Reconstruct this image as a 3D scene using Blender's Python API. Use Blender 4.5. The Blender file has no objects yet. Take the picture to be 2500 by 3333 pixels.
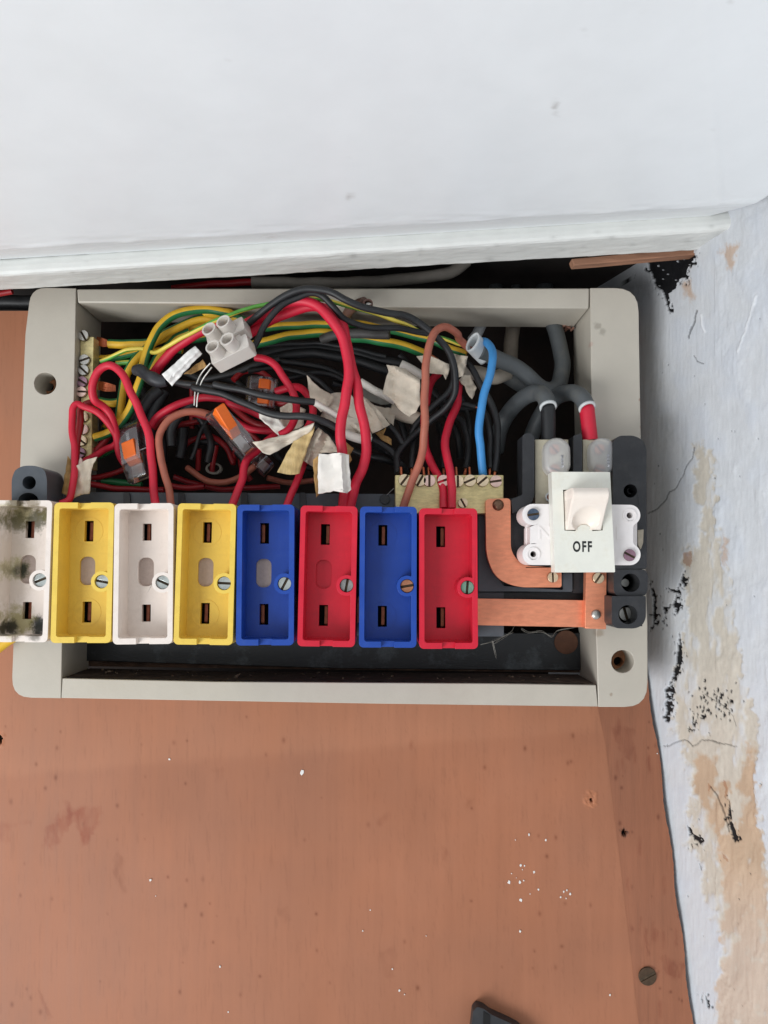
import bpy, bmesh, math, random
import numpy as np
from mathutils import Vector, Matrix
from mathutils.geometry import tessellate_polygon

scn = bpy.context.scene
R = math.radians
random.seed(4)

# ------------------------------------------------------------------ camera
FPX, CX, CY = 2500.0, 1250.0, 1666.5          # focal length and centre in photograph pixels
PITCH = R(4.0)
CAM = Vector((0.0, -0.325, 0.0))              # frame front is the plane Y = 0; metres
cam = bpy.data.objects.new('camera', bpy.data.cameras.new('camera'))
scn.collection.objects.link(cam)
cam.location = CAM
cam.rotation_euler = (R(90) + PITCH, 0, 0)
cam.data.sensor_fit = 'VERTICAL'
cam.data.sensor_height = 36.0
cam.data.lens = 36.0 * FPX / 3333.0
cam.data.clip_start = 0.005
cam.data.clip_end = 50
scn.camera = cam

# ------------------------------------------------------------------ light (indoors, soft window light from the room side)
w = bpy.data.worlds.new('World'); scn.world = w; w.use_nodes = True
w.node_tree.nodes['Background'].inputs[0].default_value = (0.90, 0.95, 1.0, 1)
w.node_tree.nodes['Background'].inputs[1].default_value = 0.56

def area(name, loc, target, size, sizey, power, col):
    l = bpy.data.lights.new(name, 'AREA'); l.shape = 'RECTANGLE'; l.size = size; l.size_y = sizey
    l.energy = power; l.color = col
    o = bpy.data.objects.new(name, l); scn.collection.objects.link(o)
    o.location = loc
    o.rotation_euler = (Vector(target) - Vector(loc)).to_track_quat('-Z', 'Y').to_euler()
    return o
area('window_light', (-0.86, -0.86, -0.70), (0.03, 0, 0.0), 0.75, 0.75, 17.5, (0.96, 0.98, 1.0))

scn.view_settings.view_transform = 'Standard'
scn.view_settings.look = 'None'
scn.view_settings.exposure = -0.04
scn.cycles.transparent_max_bounces = 32
scn.view_settings.gamma = 1.0
scn.view_settings.use_curve_mapping = False

# ------------------------------------------------------------------ pixel helpers (a pixel gives a direction, the plane Y gives the depth)
CP, SP = math.cos(PITCH), math.sin(PITCH)
def P(px, py, Y):
    a = (px - CX) / FPX; b = (CY - py) / FPX
    dy = CP - SP * b; dz = SP + CP * b
    t = (Y - CAM.y) / dy
    return Vector((CAM.x + a * t, Y, CAM.z + dz * t))
def project(x, y, z):                           # numpy: world -> photograph pixels
    dy = y - CAM.y; dz = z - CAM.z
    f = CP * dy + SP * dz; u = -SP * dy + CP * dz
    return CX + FPX * (x - CAM.x) / f, CY - FPX * u / f
def spx(Y): return (Y - CAM.y) / FPX            # metres per photograph pixel at depth Y
CROP = {'a': (0, 900, .4822), 'b': (600, 900, .4822), 'c': (1200, 900, .4822), 'd': (1500, 1300, .4219),
        'e': (0, 1500, .4822), 'f': (700, 1550, .5425), 'p': (0, 0, 1.0),
        '1': (220, 950, .2411), '2': (220, 1250, .2411), '3': (550, 1250, .2411), '4': (850, 1150, .3014),
        '5': (1200, 1100, .3014), '6': (0, 1480, .2411), '7': (1650, 1000, .1808),
        'w': (1700, 500, .4822), 'x': (1900, 1400, .4522), 'y': (1900, 2300, .467), 'g': (1200, 2200, .663),
        'h': (0, 2200, .7836)}
def px(tag, *pts):
    ox, oy, s = CROP[tag]
    return [(ox + x * s, oy + y * s) for x, y in pts]

# ------------------------------------------------------------------ numpy noise
rng = np.random.RandomState(7)
TAB = rng.rand(256, 256)
def vnoise(x, y):
    xi = np.floor(x).astype(int); yi = np.floor(y).astype(int)
    fx = x - xi; fy = y - yi
    fx = fx * fx * (3 - 2 * fx); fy = fy * fy * (3 - 2 * fy)
    a = TAB[xi & 255, yi & 255]; b = TAB[(xi + 1) & 255, yi & 255]
    c = TAB[xi & 255, (yi + 1) & 255]; d = TAB[(xi + 1) & 255, (yi + 1) & 255]
    return (a * (1 - fx) + b * fx) * (1 - fy) + (c * (1 - fx) + d * fx) * fy
def fbm(x, y, o=4):
    s = 0; A = .5; t = 0
    for k in range(o):
        s = s + A * vnoise(x + 17.3 * k, y + 9.1 * k); t += A; A *= .5; x = x * 2.03; y = y * 2.03
    return s / t
def inpoly(x, y, poly):
    c = np.zeros(x.shape, bool); n = len(poly); j = n - 1
    for i in range(n):
        xi, yi = poly[i]; xj, yj = poly[j]
        if yi != yj:
            c ^= ((yi > y) != (yj > y)) & (x < (xj - xi) * (y - yi) / (yj - yi) + xi)
        j = i
    return c
def segdist(x, y, pl):
    d = np.full(x.shape, 1e9)
    for (x0, y0), (x1, y1) in zip(pl[:-1], pl[1:]):
        dx, dy = x1 - x0, y1 - y0
        t = np.clip(((x - x0) * dx + (y - y0) * dy) / (dx * dx + dy * dy + 1e-9), 0, 1)
        d = np.minimum(d, np.hypot(x - x0 - t * dx, y - y0 - t * dy))
    return d

# ------------------------------------------------------------------ materials
def lin(c):
    return tuple(((v / 255) / 12.92 if v / 255 <= .04045 else ((v / 255 + .055) / 1.055) ** 2.4) for v in c)
MATS = {}
def mat(name, rgb, rough=.5, metal=0.0, var=.12, vscale=300, bump=.0, bscale=900, spec=.5, stretch=(1, 1, 1),
        dirt=None, dirt_amt=.0, attr=None, coat=0.0, var_col=None, sss=0.0):
    if name in MATS: return MATS[name]
    m = bpy.data.materials.new(name); m.use_nodes = True
    nt = m.node_tree; N = nt.nodes; L = nt.links
    b = N['Principled BSDF']
    b.inputs['Roughness'].default_value = rough; b.inputs['Metallic'].default_value = metal
    b.inputs['Specular IOR Level'].default_value = spec; b.inputs['Coat Weight'].default_value = coat
    if sss:
        b.inputs['Subsurface Weight'].default_value = sss; b.inputs['Subsurface Radius'].default_value = (1, 1, 1); b.inputs['Subsurface Scale'].default_value = .004
    tc = N.new('ShaderNodeTexCoord'); mp = N.new('ShaderNodeMapping'); mp.inputs['Scale'].default_value = stretch
    L.new(tc.outputs['Object'], mp.inputs['Vector'])
    n1 = N.new('ShaderNodeTexNoise'); n1.inputs['Scale'].default_value = vscale; n1.inputs['Detail'].default_value = 6
    n1.inputs['Roughness'].default_value = .6
    L.new(mp.outputs[0], n1.inputs['Vector'])
    c = lin(rgb)
    lo = tuple(x * (1 - var * 1.6) for x in c) if var_col is None else lin(var_col)
    hi = tuple(min(1, x * (1 + var)) for x in c)
    cr = N.new('ShaderNodeValToRGB')
    cr.color_ramp.elements[0].position = .3; cr.color_ramp.elements[0].color = (*lo, 1)
    cr.color_ramp.elements[1].position = .7; cr.color_ramp.elements[1].color = (*hi, 1)
    L.new(n1.outputs['Fac'], cr.inputs['Fac'])
    col = cr.outputs['Color']
    if attr:
        at = N.new('ShaderNodeAttribute'); at.attribute_name = attr
        mx = N.new('ShaderNodeMix'); mx.data_type = 'RGBA'; mx.blend_type = 'MULTIPLY'; mx.inputs[0].default_value = 1
        L.new(col, mx.inputs[6]); L.new(at.outputs['Color'], mx.inputs[7]); col = mx.outputs[2]
    if dirt_amt > 0:
        n2 = N.new('ShaderNodeTexNoise'); n2.inputs['Scale'].default_value = vscale * .55; n2.inputs['Detail'].default_value = 9
        n2.inputs['Roughness'].default_value = .72
        L.new(tc.outputs['Object'], n2.inputs['Vector'])
        r2 = N.new('ShaderNodeValToRGB')
        r2.color_ramp.elements[0].position = .52; r2.color_ramp.elements[0].color = (0, 0, 0, 1)
        r2.color_ramp.elements[1].position = .78; r2.color_ramp.elements[1].color = (dirt_amt, dirt_amt, dirt_amt, 1)
        L.new(n2.outputs['Fac'], r2.inputs['Fac'])
        mx = N.new('ShaderNodeMix'); mx.data_type = 'RGBA'
        L.new(r2.outputs['Color'], mx.inputs[0]); L.new(col, mx.inputs[6])
        mx.inputs[7].default_value = (*lin(dirt or (90, 80, 70)), 1); col = mx.outputs[2]
    L.new(col, b.inputs['Base Color'])
    rr = N.new('ShaderNodeMapRange'); rr.inputs['To Min'].default_value = max(.03, rough - .09); rr.inputs['To Max'].default_value = min(1, rough + .12)
    L.new(n1.outputs['Fac'], rr.inputs['Value']); L.new(rr.outputs[0], b.inputs['Roughness'])
    if bump:
        n3 = N.new('ShaderNodeTexNoise'); n3.inputs['Scale'].default_value = bscale; n3.inputs['Detail'].default_value = 5
        L.new(mp.outputs[0], n3.inputs['Vector'])
        bp = N.new('ShaderNodeBump'); bp.inputs['Strength'].default_value = bump; bp.inputs['Distance'].default_value = .0004
        L.new(n3.outputs['Fac'], bp.inputs['Height']); L.new(bp.outputs[0], b.inputs['Normal'])
    MATS[name] = m
    return m
def clear_mat(name, tint, gloss=.12, rough=.12, milk=0.0, milk_col=(230, 230, 235)):
    if name in MATS: return MATS[name]
    m = bpy.data.materials.new(name); m.use_nodes = True
    nt = m.node_tree; N = nt.nodes; L = nt.links
    N.remove(N['Principled BSDF'])
    out = [n for n in N if n.type == 'OUTPUT_MATERIAL'][0]
    tr = N.new('ShaderNodeBsdfTransparent'); tr.inputs[0].default_value = (*tint, 1)
    df = N.new('ShaderNodeBsdfPrincipled'); df.inputs['Base Color'].default_value = (*lin(milk_col), 1); df.inputs['Roughness'].default_value = .45
    df.inputs['Subsurface Weight'].default_value = .0
    gl = N.new('ShaderNodeBsdfGlossy'); gl.inputs['Roughness'].default_value = rough
    a = N.new('ShaderNodeMixShader'); a.inputs[0].default_value = milk
    L.new(tr.outputs[0], a.inputs[1]); L.new(df.outputs[0], a.inputs[2])
    fr = N.new('ShaderNodeFresnel'); fr.inputs[0].default_value = 1.5
    mth = N.new('ShaderNodeMath'); mth.operation = 'MULTIPLY_ADD'; mth.inputs[1].default_value = .8; mth.inputs[2].default_value = gloss * .4
    L.new(fr.outputs[0], mth.inputs[0])
    c = N.new('ShaderNodeMixShader'); L.new(mth.outputs[0], c.inputs[0])
    L.new(a.outputs[0], c.inputs[1]); L.new(gl.outputs[0], c.inputs[2]); L.new(c.outputs[0], out.inputs[0])
    MATS[name] = m
    return m
def add_spots(m, ob, spots):
    """soot and scorch marks: (world point, radius m, colour, strength, noise)"""
    nt = m.node_tree; N = nt.nodes; L = nt.links; b = N['Principled BSDF']
    src = b.inputs['Base Color'].links[0].from_socket
    tc = N.new('ShaderNodeTexCoord')
    nz = N.new('ShaderNodeTexNoise'); nz.inputs['Scale'].default_value = 330; nz.inputs['Detail'].default_value = 7; nz.inputs['Roughness'].default_value = .7
    L.new(tc.outputs['Object'], nz.inputs['Vector'])
    org = WORG[ob.name]
    for wp, r, col, st in spots:
        vm = N.new('ShaderNodeVectorMath'); vm.operation = 'SUBTRACT'; L.new(tc.outputs['Object'], vm.inputs[0])
        vm.inputs[1].default_value = Vector(wp) - org
        sc = N.new('ShaderNodeVectorMath'); sc.operation = 'MULTIPLY'; sc.inputs[1].default_value = (1, .25, 1); L.new(vm.outputs[0], sc.inputs[0])
        ln = N.new('ShaderNodeVectorMath'); ln.operation = 'LENGTH'; L.new(sc.outputs[0], ln.inputs[0])
        dv = N.new('ShaderNodeMath'); dv.operation = 'DIVIDE'; dv.inputs[1].default_value = r; L.new(ln.outputs['Value'], dv.inputs[0])
        ad = N.new('ShaderNodeMath'); ad.operation = 'MULTIPLY_ADD'; ad.inputs[1].default_value = 2.0; L.new(nz.outputs['Fac'], ad.inputs[0]); L.new(dv.outputs[0], ad.inputs[2])
        mr = N.new('ShaderNodeMapRange'); mr.inputs['From Min'].default_value = 1.45; mr.inputs['From Max'].default_value = 2.0
        mr.inputs['To Min'].default_value = st; mr.inputs['To Max'].default_value = 0
        L.new(ad.outputs[0], mr.inputs['Value'])
        mx = N.new('ShaderNodeMix'); mx.data_type = 'RGBA'; L.new(mr.outputs[0], mx.inputs[0]); L.new(src, mx.inputs[6]); mx.inputs[7].default_value = (*lin(col), 1)
        src = mx.outputs[2]
    L.new(src, b.inputs['Base Color'])

# ------------------------------------------------------------------ object helpers
WORG = {}
def link(o, parent, worg):
    scn.collection.objects.link(o)
    WORG[o.name] = Vector(worg)
    if parent is not None:
        o.parent = parent; o.location = Vector(worg) - WORG[parent.name]
    else: o.location = worg
def tag(o, label=None, cat=None, group=None, kind=None):
    if label: o['label'] = label
    if cat: o['category'] = cat
    if group: o['group'] = group
    if kind: o['kind'] = kind
    return o
def thing(name, label, cat, loc, group=None):
    o = bpy.data.objects.new(name, None); o.empty_display_size = .005
    link(o, None, loc)
    return tag(o, label, cat, group)
class MB:
    def __init__(s): s.v = []; s.f = []; s.m = []
    def add(s, v, f, mi=0):
        o = len(s.v); s.v += [tuple(p) for p in v]; s.f += [tuple(i + o for i in q) for q in f]; s.m += [mi] * len(f); return s
    def build(s, name, mats, parent=None, bevel=0, smooth=None, seg=2, recalc=True, weld=False):
        v = np.array(s.v, float); org = (v.min(0) + v.max(0)) / 2
        me = bpy.data.meshes.new(name); me.from_pydata((v - org).tolist(), [], s.f)
        mats = mats if isinstance(mats, (list, tuple)) else [mats]
        for q in mats: me.materials.append(q)
        me.polygons.foreach_set('material_index', s.m)
        if recalc:
            bm = bmesh.new(); bm.from_mesh(me)
            if weld: bmesh.ops.remove_doubles(bm, verts=bm.verts, dist=1e-6)
            bmesh.ops.recalc_face_normals(bm, faces=bm.faces)
            bm.to_mesh(me); bm.free()
        if smooth is True: me.polygons.foreach_set('use_smooth', [True] * len(me.polygons))
        elif smooth:
            me.polygons.foreach_set('use_smooth', [True] * len(me.polygons)); me.set_sharp_from_angle(angle=R(smooth))
        me.update()
        o = bpy.data.objects.new(name, me); link(o, parent, org)
        if bevel:
            b = o.modifiers.new('bevel', 'BEVEL'); b.width = bevel; b.segments = seg; b.limit_method = 'ANGLE'; b.angle_limit = R(38)
            b.use_clamp_overlap = True
        return o
def circ(cx, cy, r, n=28, a0=0, ry=None):
    ry = ry or r
    return [(cx + r * math.cos(a0 + 2 * math.pi * k / n), cy + ry * math.sin(a0 + 2 * math.pi * k / n)) for k in range(n)]
def rrect(x0, y0, x1, y1, r, n=6):
    out = []
    for cx, cy, a in ((x1 - r, y1 - r, 0), (x0 + r, y1 - r, 90), (x0 + r, y0 + r, 180), (x1 - r, y0 + r, 270)):
        for k in range(n + 1):
            t = R(a + 90 * k / n); out.append((cx + r * math.cos(t), cy + r * math.sin(t)))
    return out
def prism(loops, w0, w1):
    """2-D loops (outer, holes...) extruded from w0 to w1: local (x, y, w)"""
    pts = [p for l in loops for p in l]; n = len(pts)
    tris = tessellate_polygon([[Vector((p[0], p[1], 0)) for p in l] for l in loops])
    v = [(p[0], p[1], w1) for p in pts] + [(p[0], p[1], w0) for p in pts]
    f = [tuple(t) for t in tris] + [tuple(i + n for i in reversed(t)) for t in tris]
    k = 0
    for l in loops:
        m = len(l)
        for i in range(m):
            j = (i + 1) % m; f.append((k + i, k + j, n + k + j, n + k + i))
        k += m
    return v, f
class Loc:
    """local frame on the plane of a part: x right, y down in photograph pixels, w towards the room in mm"""
    def __init__(s, cpx, cpy, Y, rot=0):
        s.c = P(cpx, cpy, Y); s.s = spx(Y); a = R(rot)
        s.u = Vector((math.cos(a), 0, math.sin(a))); s.d = Vector((math.sin(a), 0, -math.cos(a))); s.n = Vector((0, -1, 0))
    def __call__(s, x, y, wmm): return s.c + s.u * (x * s.s) + s.d * (y * s.s) + s.n * (wmm * .001)
    def map(s, v): return [s(*p) for p in v]
def pslab(mb, loops, Y, thick, mi=0):
    """pixel loops unprojected on the plane Y and extruded straight back by thick metres"""
    L2 = [[(lambda q: (q.x, q.z))(P(x, y, Y)) for x, y in l] for l in loops]
    v, f = prism(L2, 0, 1)
    return mb.add([(x, Y if k > .5 else Y + thick, z) for x, z, k in v], f, mi)
def slab(name, loops, Y, thick, m, parent=None, bevel=.0003, smooth=35):
    mb = MB(); pslab(mb, loops, Y, thick); return mb.build(name, m, parent, bevel, smooth)
def rounded_poly(pts, r, n=5):
    out = []; N = len(pts)
    for i in range(N):
        p0 = Vector(pts[i - 1]); p = Vector(pts[i]); p1 = Vector(pts[(i + 1) % N])
        rr = r[i] if isinstance(r, (list, tuple)) else r
        if rr <= 0: out.append((p.x, p.y)); continue
        a = (p0 - p); b = (p1 - p); k = min(rr, a.length * .48, b.length * .48)
        A = p + a.normalized() * k; B = p + b.normalized() * k
        for j in range(n + 1):
            t = j / n; q = A * (1 - t) ** 2 + p * 2 * t * (1 - t) + B * t * t; out.append((q.x, q.y))
    return out

def spline(pts, per=10):
    pts = [Vector(p) for p in pts]
    if len(pts) == 2: return [pts[0].lerp(pts[1], k / 8) for k in range(9)]
    q = [pts[0] * 2 - pts[1]] + pts + [pts[-1] * 2 - pts[-2]]
    out = []
    for i in range(1, len(q) - 2):
        p0, p1, p2, p3 = q[i - 1:i + 3]
        t0 = 0; t1 = t0 + max(1e-6, (p1 - p0).length) ** .5; t2 = t1 + max(1e-6, (p2 - p1).length) ** .5; t3 = t2 + max(1e-6, (p3 - p2).length) ** .5
        n = max(3, min(24, int((p2 - p1).length / .0011)))
        for k in range(n):
            t = t1 + (t2 - t1) * k / n
            A1 = p0 * ((t1 - t) / (t1 - t0)) + p1 * ((t - t0) / (t1 - t0)); A2 = p1 * ((t2 - t) / (t2 - t1)) + p2 * ((t - t1) / (t2 - t1)); A3 = p2 * ((t3 - t) / (t3 - t2)) + p3 * ((t - t2) / (t3 - t2))
            B1 = A1 * ((t2 - t) / (t2 - t0)) + A2 * ((t - t0) / (t2 - t0)); B2 = A2 * ((t3 - t) / (t3 - t1)) + A3 * ((t - t1) / (t3 - t1))
            out.append(B1 * ((t2 - t) / (t2 - t1)) + B2 * ((t - t1) / (t2 - t1)))
    out.append(pts[-1]); return out
def tube(mb, pts, rad, sides=14, stripe=None, cap=True, twist=0.0, flat=None, mi=0, phase=0.0):
    """sweep; stripe = fraction of the circumference that takes material 1"""
    n = len(pts); rs = rad if isinstance(rad, (list, tuple)) else [rad] * n
    if len(rs) != n: rs = list(np.interp(np.linspace(0, 1, n), np.linspace(0, 1, len(rs)), rs))
    tan = [(pts[min(i + 1, n - 1)] - pts[max(i - 1, 0)]).normalized() for i in range(n)]
    up = Vector((0, -1, 0)); up = (up - tan[0] * up.dot(tan[0])); up = up.normalized() if up.length > 1e-4 else Vector((0, 0, 1))
    v = []; f = []; ms = []; dist = 0
    for i in range(n):
        if i: up = (up - tan[i] * up.dot(tan[i])).normalized(); dist += (pts[i] - pts[i - 1]).length
        sd = tan[i].cross(up); ph = phase + twist * dist
        for k in range(sides):
            a = 2 * math.pi * k / sides + ph
            ex, ey = math.cos(a), math.sin(a)
            if flat: ex *= flat[0]; ey *= flat[1]
            v.append(pts[i] + (up * ex + sd * ey) * rs[i])
    for i in range(n - 1):
        for k in range(sides):
            j = (k + 1) % sides; f.append((i * sides + k, i * sides + j, (i + 1) * sides + j, (i + 1) * sides + k))
            ms.append(1 if stripe and (k / sides) < stripe else mi)
    if cap:
        f.append(tuple(range(sides - 1, -1, -1))); f.append(tuple((n - 1) * sides + k for k in range(sides))); ms += [mi, mi]
    o = len(mb.v); mb.v += [tuple(p) for p in v]; mb.f += [tuple(i + o for i in q) for q in f]; mb.m += ms
    return mb
def wpts(pp, Y):
    """pixel points and depths in mm -> world spline points"""
    n = len(pp); Y = Y if isinstance(Y, (list, tuple)) else [Y]
    ys = np.interp(np.linspace(0, 1, n), np.linspace(0, 1, len(Y)), Y) if len(Y) > 1 else [Y[0]] * n
    return [P(x, y, d * .001) for (x, y), d in zip(pp, ys)]

# screw head: base disc and two half-moons either side of a slot
def screw_mesh(mb, L, cx, cy, r, ang, w, h=1.2, slot=.19):
    n = 20
    v, f = prism([circ(cx, cy, r, n)], w, w + h * .45); mb.add(L.map(v), f, 1)
    s = r * slot; a = R(ang)
    for sg in (1, -1):
        t0 = math.asin(slot); pts = []
        for k in range(11):
            t = t0 + (math.pi - 2 * t0) * k / 10; x, y = r * .985 * math.cos(t), sg * r * .985 * math.sin(t)
            pts.append((cx + x * math.cos(a) - y * math.sin(a), cy + x * math.sin(a) + y * math.cos(a)))
        v, f = prism([pts], w + h * .4, w + h); mb.add(L.map(v), f)
def screw(parent, L, cx, cy, r, ang, w, m, h=1.2, name='screw'):
    mb = MB(); screw_mesh(mb, L, cx, cy, r, ang, w, h)
    return mb.build(name, [m, M_slot], parent, bevel=.0001, smooth=35)
def dome(parent, L, cx, cy, r, w, m, h=.9, name='rivet'):
    mb = MB(); v = []; f = []; n = 18
    for j in range(5):
        t = j / 4 * math.pi / 2; rr = r * math.cos(t); ww = w + h * math.sin(t)
        if j == 4: v.append(L(cx, cy, ww))
        else: v += [L(x, y, ww) for x, y in circ(cx, cy, max(rr, .01), n)]
    for j in range(3):
        for k in range(n): f.append((j * n + k, j * n + (k + 1) % n, (j + 1) * n + (k + 1) % n, (j + 1) * n + k))
    for k in range(n): f.append((3 * n + k, 3 * n + (k + 1) % n, 4 * n))
    mb.add(v, f); return mb.build(name, m, parent, smooth=True)

# ------------------------------------------------------------------ shared materials
M_white = mat('painted_white', (240, 241, 241), .34, var=.015, vscale=60, bump=.02, bscale=260, attr='Col')
M_wall = mat('flaking_plaster', (255, 255, 255), .6, var=.02, vscale=500, bump=.16, bscale=1500, attr='Col', spec=.3)
M_wood = mat('varnished_plywood', (161, 107, 80), .5, var=.03, vscale=14, stretch=(22, 22, 1.1), bump=.05, bscale=60, attr='Col', spec=.25)
M_plank = mat('varnished_plank', (148, 95, 69), .5, var=.08, vscale=16, stretch=(16, 16, .8), bump=.2, bscale=60, attr='Col', spec=.4)
M_rawwood = mat('raw_wood', (150, 108, 84), .8, var=.2, vscale=60, stretch=(1, 8, 8), bump=.4, bscale=500)
M_dark = mat('dark_cavity', (40, 32, 28), .9, var=.3, vscale=60)
M_frame = mat('painted_frame', (187, 180, 167), .42, var=.035, vscale=45, bump=.10, bscale=500, dirt=(124, 108, 92), dirt_amt=.14)
M_framein = mat('painted_frame_inside', (160, 158, 158), .6, var=.06, vscale=120, bump=.2, bscale=500, dirt=(90, 80, 72), dirt_amt=.35)
M_black = mat('black_bakelite', (42, 43, 46), .42, var=.12, vscale=250, bump=.1, bscale=1200, dirt=(105, 100, 95), dirt_amt=.16)
M_grey = mat('slate_bakelite', (74, 79, 85), .45, var=.08, vscale=250, bump=.08, bscale=1200, dirt=(110, 105, 98), dirt_amt=.14)
M_backp = mat('scuffed_black_plate', (34, 35, 37), .38, var=.2, vscale=110, bump=.2, bscale=500, stretch=(1, 1, 3), dirt=(120, 130, 134), dirt_amt=.62)
M_brass = mat('aged_brass', (222, 206, 150), .36, .45, var=.16, vscale=240, stretch=(1, 1, 3), bump=.2, bscale=900, dirt=(95, 82, 50), dirt_amt=.4)
M_screwb = mat('brass_screw', (236, 214, 180), .3, .65, var=.15, vscale=500, dirt=(95, 75, 55), dirt_amt=.3)
M_screwp = mat('pinkish_brass_screw', (234, 200, 188), .33, .65, var=.15, vscale=500, dirt=(95, 75, 65), dirt_amt=.3)
M_screwz = mat('zinc_screw', (205, 210, 205), .28, .9, var=.12, vscale=500, dirt=(110, 120, 100), dirt_amt=.3)
M_screwg = mat('tarnished_green_screw', (130, 165, 145), .45, .6, var=.15, vscale=600, dirt=(90, 90, 70), dirt_amt=.4)
M_screwc = mat('coppery_screw', (190, 130, 100), .42, .75, var=.2, vscale=600, dirt=(90, 110, 90), dirt_amt=.5)
M_screwblue = mat('blued_screw', (95, 110, 130), .4, .8, var=.3, vscale=500, dirt=(120, 80, 90), dirt_amt=.5)
M_screwpur = mat('purple_tarnished_screw', (160, 125, 140), .4, .7, var=.2, vscale=500, dirt=(110, 80, 90), dirt_amt=.4)
M_steel = mat('dull_steel', (190, 188, 182), .35, .9, var=.12, vscale=500, dirt=(90, 80, 70), dirt_amt=.3)
M_slot = mat('screw_slot_shade', (84, 70, 54), .6, .5, var=.3, vscale=700)  # dark colour painted in to stand for the shade inside screw slots
M_copper = mat('bus_bar_copper', (240, 156, 120), .36, .5, var=.08, vscale=220, stretch=(1, 1, 4), bump=.12, bscale=900, dirt=(170, 84, 58), dirt_amt=.3)
M_cuwire = mat('bare_copper', (205, 118, 84), .35, .85, var=.2, vscale=600)
M_cuold = mat('old_copper_contact', (150, 88, 66), .45, .7, var=.25, vscale=500)
M_hole = mat('hole_black', (16, 15, 15), .9, var=.1)
M_paper = mat('grey_pink_paper', (176, 158, 148), .85, var=.06, vscale=900, bump=.2, bscale=2500)
M_red = mat('red_insulation', (202, 26, 54), .5, var=.06, vscale=200, bump=.05, bscale=600, dirt=(120, 20, 26), dirt_amt=.25)
M_redold = mat('old_red_insulation', (150, 22, 30), .42, var=.08, vscale=200, dirt=(90, 16, 20), dirt_amt=.35)
M_blackins = mat('black_insulation', (27, 28, 30), .5, var=.12, vscale=220, bump=.06, bscale=700, dirt=(95, 95, 92), dirt_amt=.14)
M_brown = mat('brown_insulation', (168, 96, 76), .5, var=.08, vscale=200, dirt=(120, 66, 50), dirt_amt=.25)
M_blue = mat('blue_insulation', (60, 138, 200), .5, var=.06, vscale=200, dirt=(50, 90, 130), dirt_amt=.2)
M_yel = mat('yellow_insulation', (224, 178, 44), .5, var=.07, vscale=200, dirt=(160, 118, 30), dirt_amt=.3)
M_grn = mat('green_insulation', (34, 110, 62), .4, var=.1, vscale=200)
M_lyel = mat('pale_yellow_insulation', (226, 204, 84), .4, var=.06, vscale=200)
M_lgrn = mat('light_green_insulation', (96, 170, 70), .4, var=.1, vscale=200)
M_sheath = mat('grey_pvc_sheath', (82, 86, 88), .5, var=.08, vscale=150, bump=.1, bscale=600, dirt=(140, 130, 112), dirt_amt=.3)
M_sheathl = mat('light_grey_sheath', (168, 170, 172), .5, var=.06, vscale=150, bump=.1, bscale=600, dirt=(120, 112, 100), dirt_amt=.3)
M_cut = mat('cut_sheath_white', (205, 208, 208), .6, var=.06, vscale=300)
M_tape = mat('white_tape', (222, 216, 206), .7, var=.04, vscale=250, bump=.25, bscale=700, dirt=(176, 150, 112), dirt_amt=.3)
M_tapeold = mat('old_beige_tape', (200, 188, 170), .8, var=.08, vscale=250, bump=.3, bscale=900, dirt=(150, 118, 84), dirt_amt=.45)
M_tapebr = mat('browned_tape', (180, 140, 84), .75, var=.25, vscale=300, stretch=(3, 1, 1), bump=.4, bscale=700, dirt=(110, 74, 34), dirt_amt=.6)
M_swhite = mat('switch_white', (236, 230, 228), .35, var=.02, vscale=200, dirt=(190, 175, 160), dirt_amt=.12)
M_splate = mat('switch_plate', (230, 229, 218), .36, var=.03, vscale=150, dirt=(190, 166, 124), dirt_amt=.34)
M_slever = mat('switch_lever', (238, 226, 214), .32, var=.025, vscale=200, dirt=(200, 170, 140), dirt_amt=.15)
M_ink = mat('black_ink', (28, 30, 30), .5, var=.05)
M_choc = clear_mat('nylon_block', (.97, .96, .95), .08, .3, milk=.62, milk_col=(246, 238, 228))
M_clear = clear_mat('clear_plastic', (.93, .92, .93), .3, .08, milk=.05, milk_col=(190, 180, 185))
M_frost = clear_mat('frosted_cap', (1, 1, 1), .02, .35, milk=.30, milk_col=(252, 252, 254))
M_orange = mat('orange_lever', (240, 112, 28), .38, var=.05, vscale=300, dirt=(170, 70, 20), dirt_amt=.2)
HCOL = {'yellow': mat('yellow_holder', (230, 196, 84), .38, var=.04, vscale=160, dirt=(150, 112, 44), dirt_amt=.34, bump=.05),
        'white': mat('white_holder', (232, 220, 210), .38, var=.03, vscale=160, dirt=(160, 138, 118), dirt_amt=.30, bump=.05),
        'blue': mat('blue_holder', (18, 66, 156), .36, var=.06, vscale=160, dirt=(66, 92, 140), dirt_amt=.32, bump=.05),
        'red': mat('red_holder', (204, 22, 50), .36, var=.06, vscale=160, dirt=(128, 24, 40), dirt_amt=.34, bump=.05)}

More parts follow.
